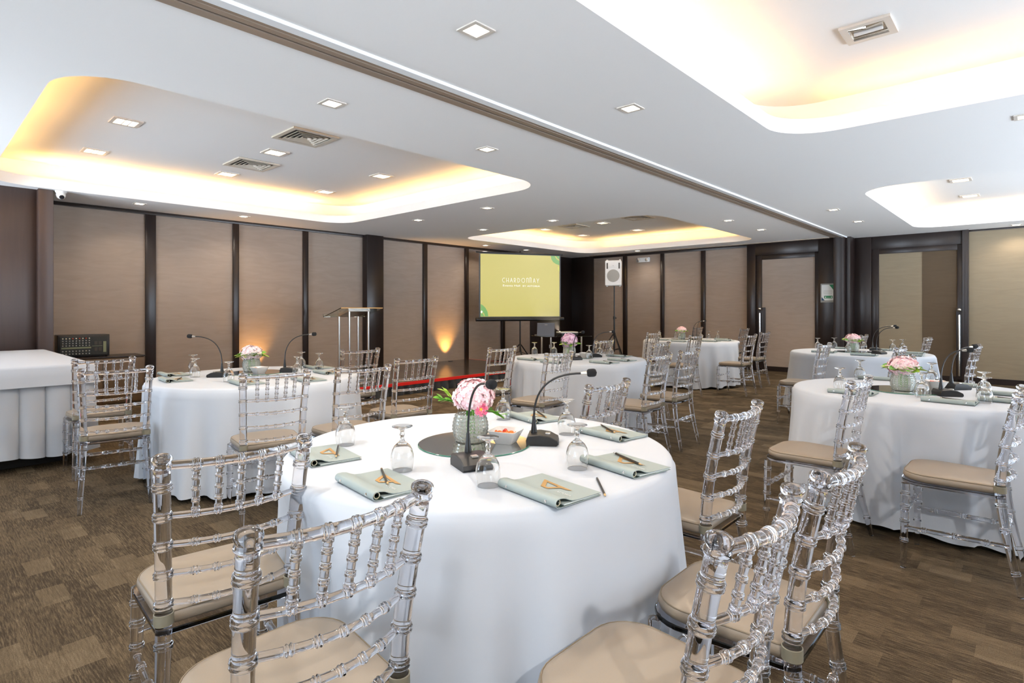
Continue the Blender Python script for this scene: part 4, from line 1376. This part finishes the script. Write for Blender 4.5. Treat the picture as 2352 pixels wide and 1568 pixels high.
r = empty('lectern', (-7.94, 4.88, SZ + 0.001))
for sx, sy in ((-.15, -.17), (.15, -.17), (-.15, .17), (.15, .17)):
    b = MB(); b.box(sx - .014, sx + .014, sy - .014, sy + .014, 0.02, 1.00 + (sx + .15) * 0.27, 0.002); b.build('leg', M['steel'], r, 30)
b = MB(); b.box(-0.20, 0.20, -0.22, 0.22, 0, 0.02, 0.004); b.build('base', M['steel'], r, 30)
b = MB()
A = Matrix.Translation((0, 0, 1.055)) @ Matrix.Rotation(R(-15), 4, 'Y')
b.box(-0.17, 0.17, -0.19, 0.19, -0.025, 0.0); b.build('tray', M['steel'], r, 0, xf=A)
b = MB(); b.box(-0.27, 0.26, -0.37, 0.37, 0.001, 0.011); b.box(-0.282, -0.27, -0.37, 0.37, 0.001, 0.05); b.build('glass_top', M['sheet'], r, 0, xf=A)
b = MB(); b.box(0.26, 0.266, -0.37, 0.37, 0.0, 0.012); b.build('top_edge', M['gold'], r, 0, xf=A)
tag(r, 'lectern with chrome legs and tilted clear top on the stage', 'lectern')

for y, w in ((7.98, 1.0), (3.90, 0.7)):
    b = MB(); b.lathe([(0.05, 0), (0.05, 0.006), (0.04, 0.008)], 20); u = b.build('floor_uplight', M['black'])
    u.location = (XL + 0.17, y, SZ + 0.0005)
    tag(u, 'small uplight at the wall foot ' + ('left of the projector screen' if y > 5 else 'behind the flowers of the left table'), 'uplight', 'amber uplights')
    add_light('uplight_beam', 'SPOT', (XL + 0.17, y, SZ + 0.03), (R(180), R(-12), 0), 110 * w, (1.0, 0.50, 0.12), spot_size=R(74), spot_blend=1.0, shadow_soft_size=0.03)

# ------------------------------------------------------------------ projector screen
sA = Vector((-8.79, 8.49)); sB = Vector((-7.91, 10.12))
cS = (sA + sB) / 2; dS = (sB - sA); Ws = dS.length; rz = math.atan2(dS.y, dS.x)
r = empty('projector_screen', (cS.x, cS.y, 0), rz)     # local +X along the screen, local -Y towards the room
zb, zt = 1.14, 2.50
b = MB(); b.box(-Ws / 2 - .03, Ws / 2 + .03, -0.002, 0.002, zb - 0.02, zt + 0.02); fab = b.build('border', M['black'], r, 0)
b = MB(); b.box(-Ws / 2, Ws / 2, -0.0045, -0.0025, zb, zt); pic = b.build('picture', M['screen'], r, 0)
b = MB(); b.tube([(-Ws / 2 - .10, 0.0, zb - 0.06), (Ws / 2 + .10, 0.0, zb - 0.06)], 0.042, 14); b.build('roller_case', M['black'], r)
b = MB(); b.tube([(-Ws / 2 - .10, 0.0, zt + 0.035), (Ws / 2 + .08, 0.0, zt + 0.035)], 0.016, 10); b.build('top_bar', M['black'], r)
b = MB(); b.tube([(0, 0.05, 0.35), (0, 0.05, zt + 0.08)], 0.016, 10); b.tube([(0, 0.05, zt + 0.075), (0, 0, zt + 0.04)], 0.012, 8); b.build('pole', M['black'], r)
for a in (-100, 20, 140):
    b = MB(); c, s = math.cos(R(a)), math.sin(R(a)); b.tube([(c * .02, .05 + s * .02, 0.52), (c * .46, .05 + s * .46, 0.014)], 0.013, 8); b.tube([(c * .02, .05 + s * .02, 0.36), (c * .24, .05 + s * .24, 0.27)], 0.007, 6); b.build('leg', M['black'], r)
def onpic(u, v): return (-Ws / 2 + u * Ws, -0.0055, zt - v * (zt - zb))
def picpoly(name, P, mat, dy=0.0):
    b = MB(); b.add([(x, y - dy, z) for x, y, z in (onpic(*p) for p in P)], [list(range(len(P)))]); return b.build(name, mat, pic, 0)
lf = [(0.885, 0)] + [(0.885 + 0.115 * (1 - math.cos(R(a))), 0.15 * math.sin(R(a)) ** 1.0) for a in range(15, 91, 15)] + [(1.0, 0.0)]
picpoly('leaf_motif', [(0.885, 0.0), (0.893, 0.055), (0.915, 0.10), (0.95, 0.13), (0.998, 0.15), (0.998, 0.08), (0.96, 0.05), (0.935, 0.0)], M['screen_leaf'])
picpoly('leaf_motif', [(0.95, 0.0), (0.975, 0.04), (0.998, 0.06), (0.998, 0.0)], M['screen_leaf'], .0002)
picpoly('leaf_motif', [(0.975, 0.19), (0.998, 0.16), (0.998, 0.26), (0.985, 0.24)], M['screen_leaf2'])
picpoly('leaf_motif', [(0.002, 0.80), (0.03, 0.82), (0.06, 0.86), (0.085, 0.92), (0.095, 0.995), (0.055, 0.995), (0.045, 0.95), (0.002, 0.90)], M['screen_leaf'])
picpoly('leaf_motif', [(0.002, 0.92), (0.03, 0.95), (0.045, 0.995), (0.002, 0.995)], M['screen_leaf'], .0002)
picpoly('leaf_motif', [(0.002, 0.93), (0.012, 0.90), (0.026, 0.915), (0.016, 0.95)], M['screen_txt'], .0004)
# thin art-deco lettering drawn with strokes
def strokes(name, glyphs, x0, z0, h, adv, th, mat):
    b = MB(); x = x0
    for g, w in glyphs:
        for st in g:
            pts = [(x + p[0] * h, -0.0062, z0 + p[1] * h) for p in st]
            for p, q in zip(pts, pts[1:]):
                d = Vector(q) - Vector(p); n = Vector((-d.z, 0, d.x)).normalized() * th / 2; e = d.normalized() * th * .4
                b.add([Vector(p) - e + n, Vector(q) + e + n, Vector(q) + e - n, Vector(p) - e - n], [(0, 1, 2, 3)])
        x += w * h + adv
    return b.build(name, mat, pic, 0), x
def arc(cx, cz, rx, rz2, a0, a1, n=10): return [(cx + rx * math.cos(R(a0 + (a1 - a0) * k / n)), cz + rz2 * math.sin(R(a0 + (a1 - a0) * k / n))) for k in range(n + 1)]
G = {
    'C': ([arc(.42, .5, .40, .5, 60, 300, 14)], .62), 'H': ([[(.05, 0), (.05, 1)], [(.55, 0), (.55, 1)], [(.05, .35), (.55, .35)]], .60),
    'A': ([[(0, 0), (.3, 1), (.6, 0)], [(.1, .32), (.5, .32)]], .60), 'R': ([[(.05, 0), (.05, 1)], arc(.05, .66, .42, .34, 90, -90, 8), [(.15, .32), (.5, 0)]], .52),
    'D': ([[(.05, 0), (.05, 1)], arc(.05, .5, .55, .5, 90, -90, 10)], .66), 'O': ([arc(.45, .5, .42, .5, 0, 360, 18)], .90),
    'N': ([[(.05, 0), (.05, 1)] , arc(.28, .78, .23, .3, 180, 0, 8), [(.51, .78), (.51, 0)]], .36), 'M': ([[(.15, 0), (.15, 1.18)], arc(.33, .95, .18, .24, 180, 0, 8), [(.51, .95), (.51, 0)]], .62),
    'Y': ([[(0, 1), (.28, .45), (.56, 1)], [(.28, .45), (.28, 0)]], .56)}
xs0 = onpic(0.268, 0)[0]; zl = onpic(0, 0.447)[2]; hh = 0.092
word = [G[c] for c in 'CHARDONMAY']
tw = sum(w for g, w in word) * hh; adv = (Ws * 0.462 - tw) / 9
strokes('lettering', word, xs0, zl, hh, adv, 0.0075, M['screen_txt'])
def scr_text(body, u, v, size, width=None):
    t = text_mesh(body, size, M['screen_txt'], 'lettering', 0.0002)
    if width:
        w = max(p.co.x for p in t.data.vertices) - min(p.co.x for p in t.data.vertices)
        for p in t.data.vertices: p.co.x *= width / w
    t.parent = pic; t.rotation_euler = (R(90), 0, 0); x, y, z = onpic(u, v); t.location = (x, y - 0.0006, z)
scr_text('Events Hall', 0.270, 0.515, 0.058, Ws * 0.215)
scr_text('BY ASTORIA', 0.520, 0.517, 0.050, Ws * 0.220)
tag(r, 'olive green projector screen on a tripod with the hall name in white letters', 'projector screen')

# ------------------------------------------------------------------ glass table with laptop and projector
gt = empty('glass_table', (-7.26, 9.36, 0), R(67))      # local X along the front edge
b = MB(); b.box(-0.53, 0.53, -0.34, 0.34, 0.738, 0.750, 0.004); b.build('tabletop', M['sheet'], gt, 30)
for sx, sy in ((-.36, -.2), (.36, -.2), (-.36, .2), (.36, .2)):
    b = MB(); b.tube([(sx, sy, 0.0), (sx, sy, 0.738)], 0.02, 12); b.build('leg', M['chrome'], gt)
tag(gt, 'glass-topped table with metal legs below the projector screen', 'table')
def at_gt(x, y, z):
    q = Matrix.Rotation(R(67), 3, 'Z') @ Vector((x, y, 0)); return (-7.26 + q.x, 9.36 + q.y, z)
r = empty('laptop', at_gt(-0.30, 0.14, 0.7505), R(52))
b = MB(); b.box(-0.185, 0.185, 0.0, 0.25, 0, 0.016, 0.004); b.build('base', M['laptop'], r, 30)
b = MB(); b.box(-0.185, 0.185, -0.008, 0.0, 0.004, 0.27); ld = b.build('lid', M['laptop'], r, 0, xf=Matrix.Rotation(R(8), 4, 'X'))
b = MB(); b.box(-0.03, 0.03, -0.0088, -0.008, 0.225, 0.238); b.build('badge', M['steel'], ld, 0, xf=Matrix.Rotation(R(8), 4, 'X'))
tag(r, 'open grey laptop seen from behind on the glass table', 'laptop')
r = empty('projector', at_gt(0.12, -0.02, 0.7505), R(62))
b = MB(); b.box(-0.19, 0.19, -0.14, 0.14, 0.012, 0.055, 0.006); b.build('lower_case', M['black'], r, 30)
b = MB(); b.box(-0.19, 0.19, -0.14, 0.14, 0.055, 0.082, 0.008); b.build('upper_case', M['white'], r, 30)
for sx, sy in ((-.16, -.11), (.16, -.11), (-.16, .11), (.16, .11)):
    b = MB(); b.lathe([(0.012, 0), (0.012, 0.013)], 10, (sx, sy, 0)); b.build('foot', M['black'], r)
b = MB(); b.lathe([(0.035, 0), (0.035, 0.016), (0.028, 0.018)], 20); b.build('lens', M['lamp'], r, xf=Matrix.Translation((-0.10, 0.135, 0.05)) @ Matrix.Rotation(R(-90), 4, 'X'))
tag(r, 'white projector shining at the screen from the glass table', 'projector')
# its beam through the hazy air, as a lit volume ending just before the screen
MR = Matrix.Translation(r.location) @ Matrix.Rotation(r.rotation_euler.z, 4, 'Z')
MS = Matrix.Translation((cS.x, cS.y, 0)) @ Matrix.Rotation(rz, 4, 'Z')
lens_p = MR @ Vector((-0.10, 0.156, 0.05))
tgt = [MS @ (Vector(onpic(u, v)) + Vector((0, -0.10, 0))) for u, v in ((0.58, 0.985), (0.97, 0.985), (0.99, 0.70), (0.72, 0.66))]
fw = (sum(tgt, Vector()) / 4 - lens_p).normalized(); sd = fw.cross(Vector((0, 0, 1))).normalized(); upv = sd.cross(fw)
near = [lens_p + fw * 0.03 + sd * a * 0.018 + upv * c * 0.012 for a, c in ((-1, -1), (1, -1), (1, 1), (-1, 1))]
hz_m = bpy.data.materials.new('hazy_air'); hz_m.use_nodes = True; hn = hz_m.node_tree
hn.nodes.remove(hn.nodes['Principled BSDF'])
vs_n = hn.nodes.new('ShaderNodeVolumeScatter'); vs_n.inputs['Color'].default_value = (1, 0.93, 0.86, 1); vs_n.inputs['Density'].default_value = 0.55; vs_n.inputs['Anisotropy'].default_value = 0.2
hn.links.new(vs_n.outputs[0], hn.nodes['Material Output'].inputs['Volume'])
iv = MR.inverted()
b = MB(); b.add([iv @ p for p in near + tgt], [(0, 1, 2, 3), (4, 7, 6, 5), (0, 4, 5, 1), (1, 5, 6, 2), (2, 6, 7, 3), (3, 7, 4, 0)])
b.build('light_beam', hz_m, r, 0)
pj = add_light('projector_light', 'SPOT', lens_p + fw * 0.02, fw.to_track_quat('-Z', 'Y').to_euler(), 22, (1.0, 0.86, 0.70), spot_size=R(48), spot_blend=0.5, shadow_soft_size=0.01)
# white and green box on the floor, and the wall socket behind
r = empty('carton', (-7.62, 10.05, 0), R(50))
b = MB(); b.box(-0.09, 0.09, -0.06, 0.06, 0.24, 0.50); b.build('upper_sleeve', M['paperw'], r, 0)
b = MB(); b.box(-0.09, 0.09, -0.06, 0.06, 0, 0.24); b.build('body', M['green'], r, 0)
tag(r, 'white and green carton standing on the floor under the glass table', 'carton')
r = empty('wall_socket', (XL + 0.031, 11.55, 0.33))
b = MB(); b.box(0, 0.008, -0.06, 0.06, -0.045, 0.045, 0.002); b.build('plate', M['white'], r)
b = MB(); b.box(0.0081, 0.010, -0.045, -0.008, -0.022, 0.022); b.box(0.0081, 0.010, 0.008, 0.045, -0.022, 0.022); b.build('outlet', M['grille'], r, 0)
tag(r, 'white double wall socket on the dark panel under the screen', 'socket')

# ------------------------------------------------------------------ loudspeaker on tripod
X0, Y0 = -7.42, 11.62
r = empty('speaker_stand', (X0, Y0, 0))
b = MB(); b.tube([(0, 0, 0.28), (0, 0, 1.10)], 0.019, 12); b.tube([(0, 0, 1.08), (0, 0, 1.858)], 0.015, 12); b.build('pole', M['black'], r)
b = MB(); b.lathe([(0.03, 0.66), (0.03, 0.74)], 14); b.lathe([(0.028, 1.06), (0.028, 1.13)], 14); b.tube([(0, 0, 1.09), (0.06, 0, 1.09)], 0.012, 8); b.build('collar', M['black'], r)
for a in (-30, 90, 210):
    b = MB(); c, s = math.cos(R(a)), math.sin(R(a))
    b.tube([(c * .03, s * .03, 0.70), (c * .46, s * .46, 0.015)], 0.013, 8); b.tube([(c * .02, s * .02, 0.33), (c * .24, s * .24, 0.36)], 0.008, 6)
    lg = b.build('leg', M['black'], r)
    b = MB(); b.tube([(c * .44, s * .44, 0.035), (c * .47, s * .47, 0.004)], 0.017, 8); b.build('rubber_foot', M['foam'], lg)
tag(r, 'black tripod stand carrying the white loudspeaker', 'speaker stand')
r = empty('loudspeaker', (X0, Y0, 1.86), R(24))
b = MB(); P = [(-0.19, -.16), (0.19, -.16), (0.155, .17), (-0.155, .17)]
b.prism([(x, y) for x, y in P], 0, 0.60, 0.018); b.build('cabinet', M['white'], r, 30)
b = MB(); b.lathe([(0.150, 0), (0.148, 0.012), (0.10, 0.016), (0.001, 0.017)], 32); b.build('woofer_grille', M['grille'], r, 50, xf=Matrix.Translation((0, -0.155, 0.235)) @ Matrix.Rotation(R(90), 4, 'X'))
b = MB(); b.box(-0.13, 0.13, -0.168, -0.158, 0.42, 0.555, 0.004); hr = b.build('horn', M['white'], r, 30)
b = MB(); b.box(-0.155, -0.125, -0.170, -0.158, 0.40, 0.54); b.box(0.125, 0.155, -0.170, -0.158, 0.40, 0.54); b.lathe([(0.016, 0), (0.016, 0.003)], 14, (0, -0.170, 0.47)); b.build('port', M['slot'], r, 0)
for sx in (-1, 1):
    for z in (-0.02, 0.60):
        b = MB(); b.box(sx * .15 - .018, sx * .15 + .018, -0.13, -0.09, z, z + 0.02); b.build('bumper', M['white'], r, 0)
tag(r, 'white loudspeaker with round grille on a tripod by the back wall', 'loudspeaker')

# ------------------------------------------------------------------ draped side table, cabinet and mixer on the left
def side_table():
    r = empty('draped_table', (0, 0, 0))
    x0, x1, y0, y1, zt2 = -8.36, -5.97, -0.35, 1.10, 0.84
    b = MB(); b.box(x0 + .12, x1 - .18, y0 + .12, y1 - .12, 0, 0.11); b.build('plinth', M['black'], r, 0)
    b = MB(); b.box(x0 + .01, x1 - .01, y0 + .01, y1 - .01, 0.11, zt2 - .006); b.build('table_body', M['black'], r, 0)
    # pleated skirt round the four sides
    per = []
    def side(p, q, n):
        for i in range(n): t = i / n; per.append((p[0] + (q[0] - p[0]) * t, p[1] + (q[1] - p[1]) * t))
    side((x1, y0), (x1, y1), 300); side((x1, y1), (x0, y1), 230); side((x0, y1), (x0, y0), 100); side((x0, y0), (x1, y0), 140)
    n = len(per); vs = []; L = 0
    lens = []
    for i in range(n):
        lens.append(L); L += math.hypot(per[(i + 1) % n][0] - per[i][0], per[(i + 1) % n][1] - per[i][1])
    for k in range(8):
        t = k / 7
        for i in range(n):
            x, y = per[i]; a = per[i - 1]; c = per[(i + 1) % n]
            d = Vector((c[0] - a[0], c[1] - a[1])).normalized(); nx2, ny2 = d.y, -d.x
            s = lens[i]
            ph = (s / 0.165) % 1.0
            w = (0.075 * max(0.0, math.sin(PI * ph)) ** 0.35 - 0.05 + 0.010 * math.sin(5 * s)) * (0.55 + .6 * t) + 0.045 * t
            z = (zt2 - 0.10) * (1 - t) + 0.105 * t + 0.012 * math.sin(9 * s) * t
            vs.append((x + nx2 * (0.012 + w * .8 + 0.012), y + ny2 * (0.012 + w * .8 + .012), z))
    b = MB(); b.add(vs, [(k * n + i, k * n + (i + 1) % n, (k + 1) * n + (i + 1) % n, (k + 1) * n + i) for k in range(7) for i in range(n)])
    b.build('skirt', M['cloth'], r, 50)
    # top cloth with a short drop
    P = lambda g: rrect((x0 + x1) / 2, (y0 + y1) / 2, x1 - x0 + 2 * g, y1 - y0 + 2 * g, 0.03, 4)
    b = MB(); loops = [(0.0, zt2), (0.016, zt2 - 0.004), (0.028, zt2 - 0.02), (0.044, zt2 - 0.09), (0.060, zt2 - 0.165)]
    m = len(P(0)); vs = []; fs = [list(range(m))]
    for g, z in loops: vs += [(x, y, z) for x, y in P(g + 0.012)]
    for k in range(len(loops) - 1):
        for i in range(m): j = (i + 1) % m; fs.append((k * m + i, k * m + j, (k + 1) * m + j, (k + 1) * m + i))
    b.add(vs, fs); b.build('top_cloth', M['cloth'], r, 50)
    return tag(r, 'side table at the left edge draped in white with a pleated skirt', 'table')
side_table()
r = empty('cabinet', (-9.10, 1.78, 0))
b = MB(); b.box(-0.235, 0.22, -0.46, 0.46, 0.06, 0.665, 0.004); b.build('body', M['cabinet'], r, 30)
b = MB(); b.box(-0.225, 0.19, -0.44, 0.44, 0, 0.06); b.build('plinth', M['wood'], r, 0)
b = MB(); b.box(-0.24, 0.235, -0.475, 0.475, 0.665, 0.682, 0.003); b.build('top', M['wood'], r, 30)
for sy in (-1, 1):
    b = MB(); b.box(0.221, 0.235, sy * 0.228 - 0.222, sy * 0.228 + 0.222, 0.08, 0.65, 0.003); d = b.build('door', M['cabinet'], r, 30)
    b = MB(); b.tube([(0.25, sy * 0.03, 0.40), (0.25, sy * 0.03, 0.50)], 0.006, 8); b.tube([(0.235, sy * 0.03, 0.41), (0.25, sy * 0.03, 0.41)], 0.005, 6); b.tube([(0.235, sy * 0.03, 0.49), (0.25, sy * 0.03, 0.49)], 0.005, 6); b.build('handle', M['steel'], d)
tag(r, 'low brown cabinet under the audio mixer against the left wall', 'cabinet')
r = empty('audio_mixer', (-9.06, 1.60, 0.6825))
b = MB(); b.box(-0.12, 0.10, -0.27, 0.27, 0.008, 0.29, 0.006); b.build('case', M['black'], r, 30)
for sx in (-.09, .07):
    for sy in (-.24, .24):
        b = MB(); b.lathe([(0.012, 0), (0.012, 0.009)], 10, (sx, sy, 0)); b.build('foot', M['foam'], r)
b = MB(); b.box(0.1005, 0.106, -0.245, 0.245, 0.03, 0.265); b.build('front_panel', M['panel'], r, 0)
b = MB(); b.box(0.1062, 0.1075, -0.235, 0.07, 0.115, 0.135); b.box(0.1062, 0.1075, 0.20, 0.232, 0.06, 0.20); b.box(0.1062, 0.1075, 0.08, 0.19, 0.14, 0.145); b.build('label_strip', M['panelk'], r, 0)
for i in range(9):
    for k in range(6):
        b = MB(); b.lathe([(0.0085, 0), (0.0075, 0.014), (0.002, 0.015)], 10)
        b.build('knob', M['redled'] if (k == 5 and i in (3, 5, 7)) else M['ivory'] if k in (5,) else M['grille'], r, 40, xf=Matrix.Translation((0.106, -0.222 + i * 0.034, (0.05, 0.085, 0.155, 0.185, 0.215, 0.245)[k])) @ Matrix.Rotation(R(90), 4, 'Y'))
for sy, z in ((0.12, 0.10), (0.165, 0.10), (0.12, 0.18), (0.165, 0.18)):
    b = MB(); b.box(0.1062, 0.112, sy - 0.016, sy + 0.016, z - 0.022, z + 0.022); b.build('socket_block', M['slot'], r, 0)
tag(r, 'black powered audio mixer full of knobs on the brown cabinet', 'audio mixer')
